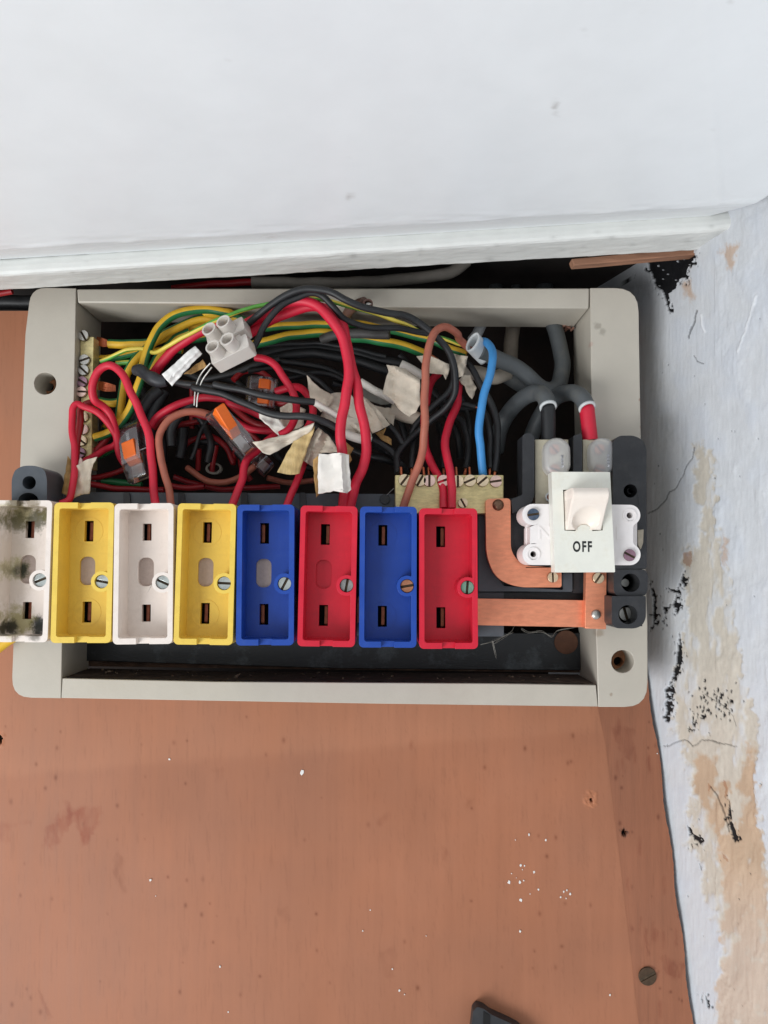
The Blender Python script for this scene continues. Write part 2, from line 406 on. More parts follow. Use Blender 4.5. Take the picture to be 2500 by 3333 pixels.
# ------------------------------------------------------------------ the setting
def grid_obj(name, X, Y, Z, m, parent=None, col=None, keep=None, kind='structure', flip=False):
    h, wd = X.shape
    org = np.array([(X.min() + X.max()) / 2, (Y.min() + Y.max()) / 2, (Z.min() + Z.max()) / 2])
    v = np.stack([X, Y, Z], -1).reshape(-1, 3) - org
    idx = np.arange(h * wd).reshape(h, wd)
    q = np.stack([idx[:-1, :-1], idx[:-1, 1:], idx[1:, 1:], idx[1:, :-1]], -1).reshape(-1, 4)
    if flip: q = q[:, ::-1]
    if keep is not None: q = q[keep[:-1, :-1].reshape(-1)]
    me = bpy.data.meshes.new(name)
    me.vertices.add(len(v)); me.vertices.foreach_set('co', v.ravel())
    me.loops.add(q.size); me.loops.foreach_set('vertex_index', q.ravel().astype(np.int32))
    me.polygons.add(len(q)); me.polygons.foreach_set('loop_start', np.arange(0, q.size, 4, dtype=np.int32))
    me.polygons.foreach_set('use_smooth', np.ones(len(q), bool))
    me.update(calc_edges=True)
    ca = me.color_attributes.new('Col', 'FLOAT_COLOR', 'POINT')
    c = np.ones((h * wd, 4)) if col is None else np.concatenate([col.reshape(-1, 3), np.ones((h * wd, 1))], 1)
    ca.data.foreach_set('color', c.ravel())
    me.materials.append(m)
    o = bpy.data.objects.new(name, me); link(o, parent, org)
    if parent is None: o['kind'] = kind
    return o
def linc(c): return np.array(lin(c))

BY = .030
WALL_A = .25
corner = [(2072, 700), (2078, 1300), (2098, 1900), (2111, 2150), (2153, 2400), (2205, 2800), (2272, 3333), (2300, 3560)]
cw = [P(x, y, BY) for x, y in corner]
cz = np.array([p.z for p in cw])[::-1]; cxx = np.array([p.x for p in cw])[::-1]
def Xc(z): return np.interp(z, cz, cxx)
seam = [(1925, 1000), (1949, 2306), (1976, 2432), (2012, 2730), (2048, 3029), (2082, 3333), (2100, 3500)]
sw_ = [P(x, y, BY) for x, y in seam]
def Xs(z): return np.interp(z, np.array([p.z for p in sw_])[::-1], np.array([p.x for p in sw_])[::-1])

wood = bpy.data.objects.new('wall_wood', None); link(wood, None, P(1200, 3333, BY)); wood['kind'] = 'structure'
hole_px = [(170, 1000), (2020, 1000), (2050, 2240), (120, 2215)]
hole_w = [P(x, y, BY) for x, y in hole_px]
holeXZ = [(p.x, p.z) for p in hole_w]
ztop, zbot = P(0, 1012, BY).z, P(0, 3470, BY).z
def board_part(name, xl, xr, m, nx, nz, right):
    zz = np.linspace(ztop, zbot, nz)[:, None] * np.ones((1, nx)); t = np.linspace(0, 1, nx)[None, :]
    A = xl(zz); B = xr(zz); X = A + (B - A) * t
    Yv = np.full(X.shape, BY)
    u, v = project(X, Yv, zz)
    n1 = fbm(u / 90, v / 90); n2 = fbm(u / 14, v / 40, 5); n3 = fbm(u / 260, v / 260)
    col = np.ones(X.shape + (3,))
    col *= (.90 + .20 * n3)[..., None]
    tick = np.clip((fbm(u / 5, v / 70, 4) - .62) * 5, 0, 1); col *= (1 - .10 * tick)[..., None]
    warm = (fbm(u / 170 + 7, v / 210 + 3, 4) - .5)[..., None]; col *= 1 + warm * np.array([.10, .02, -.08])
    # slightly lighter tone of the strip under the box
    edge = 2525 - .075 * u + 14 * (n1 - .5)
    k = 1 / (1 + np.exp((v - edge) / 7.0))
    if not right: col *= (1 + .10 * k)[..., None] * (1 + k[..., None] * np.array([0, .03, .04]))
    def blot(poly, colr, amt, wob=24, soft=None):
        nonlocal col
        du = (fbm(u / 40, v / 40) - .5) * wob * 2; dv = (fbm(u / 40 + 50, v / 40 + 9) - .5) * wob * 2
        mk = 0
        for k_ in range(6): mk = mk + inpoly(u + du + 7 * (k_ / 5) * math.cos(k_ * 2.4), v + dv + 12 * (k_ / 5) * math.sin(k_ * 2.4), poly) / 6.0
        mk = mk * amt * .85 * np.clip(.2 + 1.7 * (n2 - .25), 0, 1)
        col = col * (1 - mk[..., None]) + col * np.array(colr) * mk[..., None]
    if not right:
        blot(px('h', (190, 620), (240, 590), (330, 550), (420, 535), (425, 570), (390, 660), (350, 700), (330, 690), (330, 620), (250, 650), (225, 720), (190, 700)), (.78, .52, .46), 1.0)
        blot(px('h', (265, 515), (290, 520), (305, 570), (295, 600), (280, 560)), (.72, .48, .44), 1.0, 8)
        blot(px('h', (490, 720), (510, 760), (520, 910), (500, 900), (470, 820)), (.7, .6, .55), .7, 14)
        blot(px('h', (0, 610), (60, 612), (130, 604), (130, 612), (40, 625), (40, 690), (0, 680)), (.78, .6, .55), .6, 10)
        blot(px('h', (1150, 960), (1200, 950), (1210, 1010), (1170, 1030)), (.72, .68, .66), .7, 18)
        blot(px('h', (880, 390), (920, 385), (920, 430), (900, 425)), (.7, .6, .55), .6, 14)
        blot(px('g', (460, 610), (510, 605), (520, 660), (490, 650)), (.75, .68, .64), .7, 16)
        blot(px('g', (30, 720), (100, 660), (110, 680), (60, 740)), (.78, .7, .66), .7, 10)
        blot(px('g', (350, 830), (380, 850), (390, 910), (365, 900)), (.68, .58, .52), .7, 10)
        blot(px('g', (50, 1350), (120, 1330), (130, 1480), (70, 1480)), (.74, .68, .66), .6, 20)
        blot(px('h', (150, 1290), (170, 1320), (215, 1425), (195, 1420)), (.66, .5, .45), .8, 8)
        blot(px('g', (200, 340), (225, 280), (215, 350), (205, 370)), (.7, .55, .5), .8, 6)
    else:
        blot(px('g', (1280, 1210), (1305, 1235), (1300, 1255), (1285, 1245)), (.55, .35, .32), 1, 6)
        blot(px('g', (1360, 1325), (1385, 1365), (1370, 1370)), (.5, .32, .3), 1, 6)
        blot(px('g', (1400, 1230), (1425, 1260), (1410, 1320), (1395, 1300)), (.7, .5, .45), .8, 14)
        blot(px('g', (1430, 1390), (1560, 1400), (1530, 1490), (1440, 1430)), (.66, .46, .42), .8, 26)
        blot(px('g', (1200, 230), (1300, 240), (1310, 330), (1280, 420), (1210, 330)), (.74, .6, .56), .8, 26)
        blot(px('g', (1420, 360), (1445, 380), (1440, 450), (1425, 420)), (.55, .38, .34), .9, 10)
        for q in range(26):
            cx, cy = random.uniform(1990, 2230), random.uniform(2330, 3330)
            blot([(cx - 4, cy - 30), (cx + 4, cy - 26), (cx + 6, cy + 28), (cx - 3, cy + 32)], (.7, .52, .48), .8, 8)
    # small dark specks
    for q in range(70 if not right else 25):
        cx = random.uniform(0, 1950) if not right else random.uniform(1980, 2240)
        cy = random.uniform(2320, 3320); rr = random.uniform(2.2, 5)
        mk = np.exp(-(((u - cx) / rr) ** 2 + ((v - cy) / (rr * random.uniform(1, 1.8))) ** 2) * .8) * random.uniform(.3, .75)
        col *= (1 - mk[..., None] * np.array([.6, .75, .8]))
    # bore holes with torn fibres
    for cx, cy, r0, r1 in ((1922, 2603, 8, 26), (2032, 2710, 9, 18), (-6, 2405, 14, 26)):
        d = np.hypot((u - cx) / (1.0), (v - cy) / 1.25) + (fbm(u / 9, v / 9) - .5) * 18
        inn = np.clip((r1 - d) / 6, 0, 1); core = np.clip((r0 - d) / 3, 0, 1)
        if r1 > 20: col = col * (1 - .6 * inn[..., None]) + np.array([1.25, 1.2, 1.1]) * .6 * inn[..., None] * (.7 + .6 * vnoise(u / 4, v / 4))[..., None]
        else: col *= (1 - .35 * inn)[..., None]
        col *= (1 - .97 * core)[..., None]
        Yv = Yv + core * .004 - inn * .0006 * (vnoise(u / 5, v / 5) - .3)
    keep = ~inpoly(X, zz, holeXZ)
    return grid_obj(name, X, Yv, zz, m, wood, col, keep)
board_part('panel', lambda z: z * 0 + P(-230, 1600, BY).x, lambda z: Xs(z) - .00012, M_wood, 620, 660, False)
# right plank stands a hair proud of the plywood
_BY = BY; BY = .0298
board_part('plank', lambda z: Xs(z) - .0004, lambda z: Xc(z) - .0024 - .0005 * np.sin(z * 160) - .0006 * (fbm(z * 900, z * 0 + 3) - .5), M_plank, 110, 660, True)
BY = _BY

# the slotted screw in the plank
Ls = Loc(2108, 3178, .0292)
s_ = screw(wood, Ls, 0, 0, 28, -28, -.6, mat('bronze_screw', (88, 70, 54), .5, .6, var=.2, vscale=400), h=.9)
# splashes of white paint dried on the wood
mb = MB(); Lb = Loc(1250, 2800, BY)
spl = px('g', (727, 928), (735, 947), (670, 1006), (722, 1006), (725, 1088), (824, 1015), (703, 810), (768, 785), (715, 985), (740, 998), (790, 960), (796, 1017), (705, 985), (683, 966),
         (720, 898), (745, 930), (770, 1060), (760, 1075), (810, 1040), (1140, 1520), (1146, 350), (114, 1404), (148, 1500), (98, 1525), (172, 1518), (275, 1252), (382, 1452), (720, 1230), (848, 810), (824, 870),
         (930, 1050), (945, 1042), (890, 1050), (960, 1060), (915, 1075), (950, 1095), (940, 1080), (1390, 405), (154, 168)) + \
      px('h', (1262, 418), (722, 366), (1024, 1180), (975, 1352), (1510, 1040), (1545, 990), (1540, 960), (940, 1178), (1032, 1224), (655, 842), (677, 905))
for i, (x, y) in enumerate(spl):
    if i % 3 == 2 and i not in (2, 39): continue
    r = random.uniform(1.2, 3.4) if i not in (2, 3, 4, 39) else 5
    if (x, y) == spl[-11]: r = 8
    pts = [((x - 1250) + r * random.uniform(.6, 1.2) * math.cos(a), (y - 2800) + r * random.uniform(.6, 1.5) * math.sin(a)) for a in np.linspace(0, 2 * math.pi, 8)[:-1]]
    v, f = prism([pts], .05, random.uniform(.2, .5)); mb.add([Lb(*p) for p in v], f)
o = mb.build('paint_splash', mat('paint_fleck', (226, 224, 220), .6, var=.05), wood); o['kind'] = 'stuff'

# right wall, flaking plaster
WS = .0
def wall_layers():
    ya = np.concatenate([np.linspace(.135, .034, 22)[:-1], np.linspace(.034, -.095, 300), np.linspace(-.095, -.27, 24)[1:]])
    za = np.concatenate([np.linspace(.20, .150, 8)[:-1], np.linspace(.150, -.245, 900), np.linspace(-.245, -.34, 14)[1:]])
    Yg, Zg = np.meshgrid(ya, za)
    X = Xc(Zg) + (.03 - Yg) * WALL_A
    u, v = project(X, Yg, Zg)
    near = Yg < -.27
    w1 = (fbm(u / 22, v / 22, 5) - .5); w2 = (fbm(u / 22 + 40, v / 22 + 12, 5) - .5)
    uu = u + w1 * 60; vv = v + w2 * 70
    fine = fbm(u / 7, v / 16, 4); mid = fbm(u / 60, v / 90, 4); strk = fbm(u / 6, v / 60, 4)
    white = linc((204, 206, 209)); whiteb = linc((190, 195, 204)); beige = linc((196, 188, 175)); tan = linc((190, 165, 140)); blackc = linc((20, 20, 22)); shade_tint = linc((204, 198, 188))
    col = white[None, None] * (.92 + .16 * mid)[..., None]
    kb = np.clip((mid - .42) * 3, 0, 1)[..., None]; col = col * (1 - .5 * kb) + whiteb * .5 * kb
    hgt = np.full(X.shape, .00035)
    # box's cast shadow painted as a faint warm tint, surface slightly sunk
    ub = np.interp(v, [900, 1150, 1500, 1760, 1900, 2200], [2110, 2150, 2225, 2245, 2220, 2170])
    band = 1 / (1 + np.exp(np.clip((u - ub + w1 * 120) / 14, -30, 30))) * (1 / (1 + np.exp(np.clip((v - 2190 + w2 * 80) / 20, -30, 30)))) * (1 / (1 + np.exp(np.clip((1080 - v) / 50, -30, 30))))
    bs = band * np.clip(.3 + .9 * strk, 0, 1) * .22
    col = col * (1 - bs[..., None]) + shade_tint * bs[..., None]; hgt = hgt - .0001 * band
    bpoly = px('x', (800, 80), (800, 400), (862, 700), (850, 820), (740, 870), (700, 1000), (760, 1200), (745, 1350), (700, 1550), (655, 1750), (640, 2212)) + \
        px('y', (640, 150), (690, 280), (770, 560), (735, 700), (735, 900), (720, 960), (830, 1100), (850, 1350), (930, 1500), (960, 1700), (985, 2000), (950, 2400), (1320, 2400), (1320, 1300), (1235, 900), (1205, 500), (1210, 100)) + \
        px('x', (1250, 2212), (1225, 1950), (1130, 1800), (1160, 1650), (1110, 1450), (1045, 1250), (1080, 1100), (1000, 1000), (1000, 850), (950, 650), (958, 450), (940, 150))
    def soft(poly, j=9, wob=1.0):
        acc = 0
        for k in range(7):
            a = k * 2.4; r_ = j * (k / 6) ** .5
            acc = acc + inpoly(u + w1 * 60 * wob + r_ * math.cos(a) + (fine - .5) * 14, v + w2 * 70 * wob + r_ * 1.6 * math.sin(a) + (strk - .5) * 30, poly)
        return acc / 7.0
    bs_ = soft(bpoly)
    fleck = .8 * np.clip((fbm(u / 26 + 5, v / 70 + 3, 5) - .57) * 6, 0, 1)
    bs_ = bs_ * (1 - .85 * fleck)
    bm = bs_ > .5
    # flecks of the old paint left on the beige
    col = col * (1 - bs_[..., None]) + beige * (.9 + .2 * fine)[..., None] * bs_[..., None]; hgt = hgt - .0004 * bs_
    tpoly = px('y', (790, 310), (930, 370), (940, 480), (900, 560), (1000, 500), (1015, 700), (1060, 880), (1100, 700), (1075, 560), (1120, 400), (1170, 220), (1215, 500), (1230, 900), (1285, 1400), (1310, 2300), (950, 2300),
               (920, 2000), (990, 1750), (945, 1650), (975, 1400), (960, 1100), (930, 900), (850, 750), (770, 560))
    ts = soft(tpoly, 7, .7) * (1 - .8 * np.clip((fbm(u / 40 + 9, v / 50, 5) - .58) * 7, 0, 1))
    pink = np.clip((v - 2800) / 300, 0, 1)[..., None] * .8
    tcol = tan * (.85 + .28 * mid)[..., None] * (1 - pink) + linc((196, 180, 166)) * (.92 + .16 * mid)[..., None] * pink
    col = col * (1 - ts[..., None]) + tcol * ts[..., None]; hgt = hgt - .0001 * ts
    for poly in (px('w', (1330, 660), (1450, 620), (1475, 600), (1440, 770), (1390, 770), (1370, 700)), px('w', (1080, 900), (1130, 850), (1160, 1000), (1110, 960)), px('x', (1010, 750), (1045, 790), (1030, 1000), (1010, 900))):
        tm = soft(poly, 8, .6)[..., None] * .75; col = col * (1 - tm) + linc((188, 158, 132)) * tm
    for poly in (px('y', (860, 530), (890, 560), (870, 600)), px('y', (965, 500), (985, 520), (1000, 650), (980, 640)), px('y', (970, 1010), (1010, 1070), (985, 1060)), px('x', (720, 880), (770, 870), (770, 990), (720, 960))):
        tm = inpoly(u + w1 * 20, v + w2 * 20, poly); col[tm] = col[tm] * .5 + linc((150, 90, 50)) * .5
    # black pits: paint and plaster gone down to the tar
    dens = fbm(u / 9 + 31, v / 11, 4)
    def pit(poly, d=.0, wob=22, fray=.0):
        m = inpoly(u + w1 * wob, v + w2 * wob, poly)
        if fray: m &= dens > fray
        m = m & (fine > .26)
        if wob > 7:
            halo = np.zeros(m.shape, bool)
            for k_ in range(8): halo |= inpoly(u + w1 * 40 + 9 * math.cos(k_ * .785), v + w2 * 40 + 14 * math.sin(k_ * .785), poly)
            m = m | (halo & (dens > .66))
        col[m] = blackc[None] * (.5 + 1.0 * fine[m])[:, None]; hgt[m] = -.0006
    pit(px('w', (838, 725), (960, 700), (1180, 685), (1160, 710), (1100, 790), (1110, 830), (1050, 840), (1035, 905), (985, 950), (995, 1072), (980, 1065), (960, 960), (890, 870)), wob=10)
    pit(px('w', (1060, 690), (1190, 690), (1170, 740), (1110, 870), (1050, 860)), wob=30, fray=.5)
    pit(px('w', (735, 800), (742, 830), (710, 885), (700, 860)), wob=8)
    pit(px('x', (715, 1035), (745, 1080), (735, 1160), (705, 1250), (690, 1310), (660, 1310), (640, 1250), (660, 1180), (620, 1150), (690, 1120)), wob=24, fray=.44)
    pit(px('x', (495, 1250), (520, 1400), (585, 1400), (600, 1260), (540, 1290)), wob=24, fray=.54)
    pit(px('x', (468, 1040), (492, 1110), (515, 1160), (522, 1290), (530, 1400), (500, 1400), (500, 1200)), wob=8, fray=.4)
    pit(px('x', (690, 1440), (708, 1560), (703, 1680), (655, 1850), (652, 1950), (628, 2100), (600, 2080), (580, 1870), (620, 1830), (655, 1720), (670, 1560)), wob=14, fray=.34)
    pit(px('y', (720, 825), (748, 850), (765, 890), (822, 915), (855, 938), (815, 958), (768, 912), (735, 880)), wob=10)
    pit(px('y', (1005, 640), (1022, 740), (1048, 850), (1078, 935), (1050, 942), (1016, 850), (1000, 740)), wob=12)
    pit(px('y', (850, 2010), (885, 2080), (880, 2112), (858, 2090)), wob=8)
    pit(px('y', (745, 960), (770, 985), (755, 985)), wob=10); pit(px('y', (805, 1095), (828, 1140), (815, 1135)), wob=8)
    pit(px('x', (775, 2050), (790, 2060), (785, 2110), (810, 2070), (800, 2140), (778, 2120)), wob=8)
    pit(px('x', (1010, 1965), (1035, 1970), (1030, 1995), (1005, 2000)), wob=6); pit(px('x', (840, 2050), (880, 2055), (870, 2080), (838, 2075)), wob=6)
    for q in range(70):
        cx, cy = random.gauss(940, 90), random.gauss(1960, 75); X0, Y0 = px('x', (cx, cy))[0]; rr = random.uniform(1.6, 4.6)
        pit(circ(X0, Y0, rr, 7, ry=rr * 1.5), wob=6)
    for q in range(60):
        X0, Y0 = random.uniform(2120, 2480), random.uniform(900, 3300); rr = random.uniform(1.0, 2.4)
        pit(circ(X0, Y0, rr, 6), wob=4)
    # hairline cracks and scratches
    for pl, th in ((px('x', (800, 130), (785, 200), (740, 270), (725, 310), (690, 375), (650, 430), (620, 450), (570, 530), (520, 575), (470, 600)), 1.5),
                   (px('y', (560, 275), (600, 272), (640, 255), (700, 232), (725, 240), (755, 275), (790, 262), (820, 230), (900, 240), (960, 255), (1070, 278)), 1.6),
                   (px('w', (1180, 1060), (1170, 1130), (1140, 1190), (1130, 1240)), 2.6), (px('w', (1165, 1370), (1185, 1400), (1225, 1415)), 1.5),
                   (px('y', (880, 560), (930, 620), (960, 690), (990, 780), (1010, 870)), 2.2), (px('x', (870, 1900), (960, 1960), (1050, 2010), (1100, 2130)), 1.0)):
        d = segdist(u + w1 * 8, v + w2 * 8, pl); k = np.clip((th + .8 - d) / 1.0, 0, 1)
        col *= (1 - .6 * k)[..., None]; hgt -= .0003 * k
    for pl in (px('w', (1590, 960), (1540, 1120), (1470, 1340)), px('w', (1210, 1090), (1240, 1200))):
        k = np.clip((5 - segdist(u + w1 * 12, v + w2 * 12, pl)) / 4, 0, 1); hgt += .0003 * k; col = col + (1 - col) * .35 * k[..., None]
    lump = np.clip(fbm(u / 45 + 3, v / 80 + 8, 4) - .5, 0, 1)
    hgt = hgt + .00022 * (strk - .5) + .0016 * lump * (u > 2330) + .0008 * (mid - .5)
    nx = -1.0
    return grid_obj('wall_right', X - hgt, Yg - hgt * .1, Zg, M_wall, None, col)
wall_layers()

# soffit overhead with its rounded back edge, then the nosing board behind it
M_SL = .0
def soffit():
    # the rounded back edge of the soffit is seen at these two ends
    YE, YB = -.058, -.0325
    A = P(0, 808, YE); B = P(2361, 664, YE); sl = (B.z - A.z) / (B.x - A.x)
    rise = P(0, 838, YB).z - A.z; dep = YB - YE
    s_pos = np.concatenate([np.linspace(-dep, 0, 40)[:-1], np.linspace(0, .012, 14)[:-1], np.linspace(.012, .19, 170), np.linspace(.2, .62, 22)])  # distance towards the room from the edge; far rows unseen, added to block light
    t = np.concatenate([np.linspace(0, .93, 330)[:-1], np.linspace(.93, 1, 60)])
    S, T = np.meshgrid(s_pos, t, indexing='ij')
    Yg = YE - S
    xe = Xc(np.full(S.shape, .12)) + (.03 - Yg) * WALL_A + .0008
    XX = -.34 + (xe + .34) * T
    Z = A.z + (XX - A.x) * sl
    q = np.clip(-S / dep, 0, 1); rd = .10
    Z = Z + rise * np.where(q < rd, q * q / (2 * rd), q - rd / 2) / (1 - rd / 2)
    dr = np.clip(1 - (xe - XX) / .0085, 0, 1); Z = Z + .0062 * dr ** 1.3
    n = fbm(XX * 90 + 9, Yg * 90 + 4, 4) - .5; n2 = fbm(XX * 120 + 3, Yg * 500 + 40, 4) - .5
    Z = Z + .00012 * n + .0006 * n2 * np.exp(-((S + .004) / .009) ** 2)
    u, v = project(XX, Yg, Z)
    k = np.exp(-((u - (2318 + .075 * (v - 300))) / 9) ** 2) * (S > 0); Z = Z - .00025 * k
    col = np.ones(XX.shape + (3,)) * np.array([.975, .99, 1.0])
    col *= (.98 + .03 * fbm(u / 300, v / 300, 3))[..., None]
    for cx, cy, rx, ry, a in ((1806, 345, 9, 17, .6), (1812, 372, 6, 6, .4), (1140, 640, 12, 11, .45), (2088, 38, 9, 6, .5), (1905, 105, 5, 14, .3), (2372, 8, 5, 5, .5), (2318, 415, 3.5, 6, .5), (1130, 515, 4, 4, .25), (2045, 205, 4, 4, .3), (740, 195, 3, 3, .3), (880, 770, 30, 7, .3), (1500, 700, 4, 3, .3), (430, 720, 4, 3, .25)):
        d = ((u - cx + 8 * (fbm(u / 6, v / 6, 2) - .5)) / rx) ** 2 + ((v - cy + 8 * (fbm(u / 6 + 9, v / 6, 2) - .5)) / ry) ** 2
        mk = np.exp(-d * 1.3) * a * np.clip(3.2 * (fbm(u / 5, v / 5, 3) - .33), 0, 1); col *= (1 - mk[..., None] * np.array([.75, .8, .85]))
    return grid_obj('soffit', XX, Yg, Z, M_white, None, col, flip=True)
sof = soffit()
def nosing():
    xs = np.concatenate([np.linspace(-.34, .11, 420)[:-1], np.linspace(.11, .1375, 50)])
    # profile at the image centre line: (Y, pixel row at x=0, pixel row at x=2370)
    prof = [(-.0318, 812, 662), (-.0320, 842, 692), (-.0330, 850, 700), (-.0337, 868, 718), (-.0338, 884, 734), (-.0334, 893, 744), (-.0322, 900, 752), (-.029, 908, 762), (-.022, 923, 781), (-.016, 937, 799), (-.0135, 944, 808)]
    rows = []
    for Yp, y0, y1 in prof:
        a = P(0, y0, Yp); b = P(2370, y1, Yp); rows.append((Yp, a, b))
    prof2 = rows
    Yg = []; Zg = []
    for Yp, a, b in prof2:
        Yg.append(np.full(xs.shape, Yp)); Zg.append(a.z + (xs - a.x) * (b.z - a.z) / (b.x - a.x))
    # refine the profile
    Yg = np.array(Yg); Zg = np.array(Zg); t = np.linspace(0, len(prof) - 1, 64)
    Yr = np.array([np.interp(t, np.arange(len(prof)), Yg[:, i]) for i in range(len(xs))]).T
    Zr = np.array([np.interp(t, np.arange(len(prof)), Zg[:, i]) for i in range(len(xs))]).T
    X = np.tile(xs[None], (64, 1))
    n = fbm(X * 170 + 3, Yr * 500 + 2, 4) - .5; n2 = fbm(X * 500 + 5, Yr * 900, 3) - .5
    Zr = Zr + .0005 * n + .0001 * n2
    dr = np.clip((X - .1275) / .006, 0, 1); Zr = Zr + .0006 * dr ** 1.6
    # back and top of the board
    Yr = np.concatenate([Yr, Yr[-1:] * 0 - .0130], 0); Zr = np.concatenate([Zr, Zr[-1:] + .02], 0); X = np.concatenate([X, X[-1:]], 0)
    u, v = project(X, Yr, Zr)
    col = np.ones(X.shape + (3,)) * np.array([.96, .965, .96]) * (.97 + .06 * fbm(u / 60, v / 20, 4))[..., None]
    for q in range(26):
        cx = random.uniform(0, 2350); cy = 925 - .06 * cx + random.uniform(-60, 20); rr = random.uniform(3, 8)
        mk = np.exp(-(((u - cx) / (rr * 1.6)) ** 2 + ((v - cy) / rr) ** 2)) * random.uniform(.08, .22); col *= (1 - mk)[..., None]
    return grid_obj('soffit_nosing', X, Yr, Zr, mat('painted_white_nosing', (226, 226, 222), .5, var=.03, vscale=90, bump=.15, bscale=330, attr='Col'), None, col, flip=True)
nosing()
# raw wood packing strip under the nosing at the right
mb = MB(); pslab(mb, [px('p', (1860, 842), (2000, 828), (2200, 812), (2345, 796), (2372, 790), (2350, 814), (2320, 824), (2150, 838), (1960, 856), (1868, 863))], -.0115, .005)
o = mb.build('packing_strip', M_rawwood, None, bevel=.0004, smooth=35)
tag(o, 'thin raw wood packing strip under the white ledge by the wall corner', 'wood strip')

# dark void behind the board, round the cables
mb = MB()
xa, xb, za, zb = -.36, .16, -.33, .30
def q4(a, b, c, d): mb.add([a, b, c, d], [(0, 1, 2, 3)])
q4((xa, .135, za), (xb, .135, za), (xb, .135, zb), (xa, .135, zb))
q4((xa, .031, za), (xa, .135, za), (xa, .135, zb), (xa, .031, zb))
q4((xa, .135, .147), (xb, .135, .147), (xb, -.0128, .141), (xa, -.0128, .129))
o = mb.build('cavity', M_dark, recalc=False); o['kind'] = 'structure'
# unseen slab added above the soffit to keep out light from behind and overhead
mb = MB(); v, f = prism([[(-.36, -.70), (.40, -.70), (.40, .135), (-.36, .135)]], .16, .175); mb.add(v, f)
o = mb.build('light_block_slab', M_white); o['kind'] = 'structure'

# ------------------------------------------------------------------ the box frame on the wall
fr = thing('fuse_box_frame', 'off-white painted wooden surround frame of the fuse box on the brown board', 'frame', P(1070, 2300, .028))
FD = .0298
left_hole = (147, 1248); right_hole = (2027, 2153)
slo = rounded_poly([(101, 935), (248, 938), (241, 1286), (202, 2098), (198, 2273), (37, 2270), (65, 1517), (82, 1093)], [50, 0, 0, 0, 0, 64, 0, 0])
slab('side_stile', [slo, circ(*left_hole, 36, 30)], 0, FD, M_frame, fr, .0006)
sro = rounded_poly([(1921, 937), (2078, 936), (2081, 1127), (2086, 1416), (2108, 2033), (2109, 2302), (1948, 2301), (1940, 2047), (1925, 1286)], [0, 92, 0, 0, 0, 86, 0, 0, 0])
slab('side_stile', [sro, circ(*right_hole, 37, 30)], 0, FD, M_frame, fr, .0006)
slab('top_rail', [px('p', (249.5, 940), (800, 938), (1919.5, 937), (1917, 1004), (1200, 999), (800, 989), (253, 985))], .0002, .0268, M_frame, fr, .0006)
slab('bottom_rail', [px('p', (203, 2208), (700, 2219), (1600, 2225), (1940, 2230), (1946.5, 2300), (1200, 2290), (199.5, 2272))], .0002, FD, M_frame, fr, .0006)
m2 = M_frame.copy(); m2.name = 'painted_frame_marked'; ob = fr.children[-1]
for c_ in fr.children:
    if c_.name.startswith('side_stile') and WORG[c_.name].x > 0:
        c_.data.materials[0] = m2
        add_spots(m2, c_, [(P(1946, 1062, 0), .0021, (120, 110, 98), .45), (P(1960, 1078, 0), .0019, (112, 104, 92), .4), (P(1924, 1120, 0), .0012, (178, 144, 130), .5), (P(2084, 1300, 0), .0009, (150, 112, 90), .8), (P(2087, 1390, 0), .0009, (150, 112, 90), .8), (P(1990, 2260, 0), .001, (140, 120, 100), .6), (P(1950, 2060, 0), .0022, (150, 132, 110), .6)])
# countersunk bores: raw wood cup, dark screw hole off to one side
for (cx, cy), (dx, dy) in ((left_hole, (16, 12)), (right_hole, (-16, 0))):
    L = Loc(cx, cy, .012)
    mb = MB(); v, f = prism([circ(0, 0, 35.5, 30), circ(dx * .9, dy, 15, 18)], -4, 0); mb.add(L.map(v), f)
    mb.build('screw_bore', mat('bore_wood', (176, 120, 84), .7, var=.2, vscale=400), fr, smooth=30)
    mb = MB(); v, f = prism([circ(0, 0, 35, 20)], -8, -5); mb.add(L.map(v), f); mb.build('bore_bottom', M_hole, fr)
# raw broken edge of the rail above the tails
mb = MB()
for q in range(26):
    c = P(random.uniform(1820, 1868), random.uniform(1046, 1078), .0265 - random.uniform(0, .003)); r = random.uniform(.0006, .0017)
    vs = [c + Vector((random.uniform(-1, 1), random.uniform(-1, 1), random.uniform(-1, 1))) * r for _ in range(5)]
    mb.add(vs, [(0, 1, 2), (0, 2, 3), (0, 3, 1), (1, 2, 4), (2, 3, 4), (3, 1, 4)])
mb.build('splinter', mat('splinter_wood', (150, 108, 92), .85, var=.25, vscale=800), fr)
# black plate at the back of the box, scuffed along its lower edge
slab('back_plate', [px('p', (255, 1020), (1935, 1020), (1955, 2160), (900, 2160), (230, 2145))], .050, .004, mat('dark_brown_back', (38, 27, 22), .85, var=.4, vscale=60), fr, 0)
slab('lower_plate', [px('p', (255, 2060), (1890, 2060), (1890, 2182), (1100, 2176), (255, 2150))], .0272, .004, M_backp, fr, .0003)
slab('dusty_ledge', [px('p', (230, 2120), (1900, 2120), (1930, 2190), (240, 2168))], .0320, .004, mat('dusty_brown', (92, 68, 54), .9, var=.35, vscale=160, bump=.5, bscale=700, dirt=(150, 135, 120), dirt_amt=.4), fr, 0)
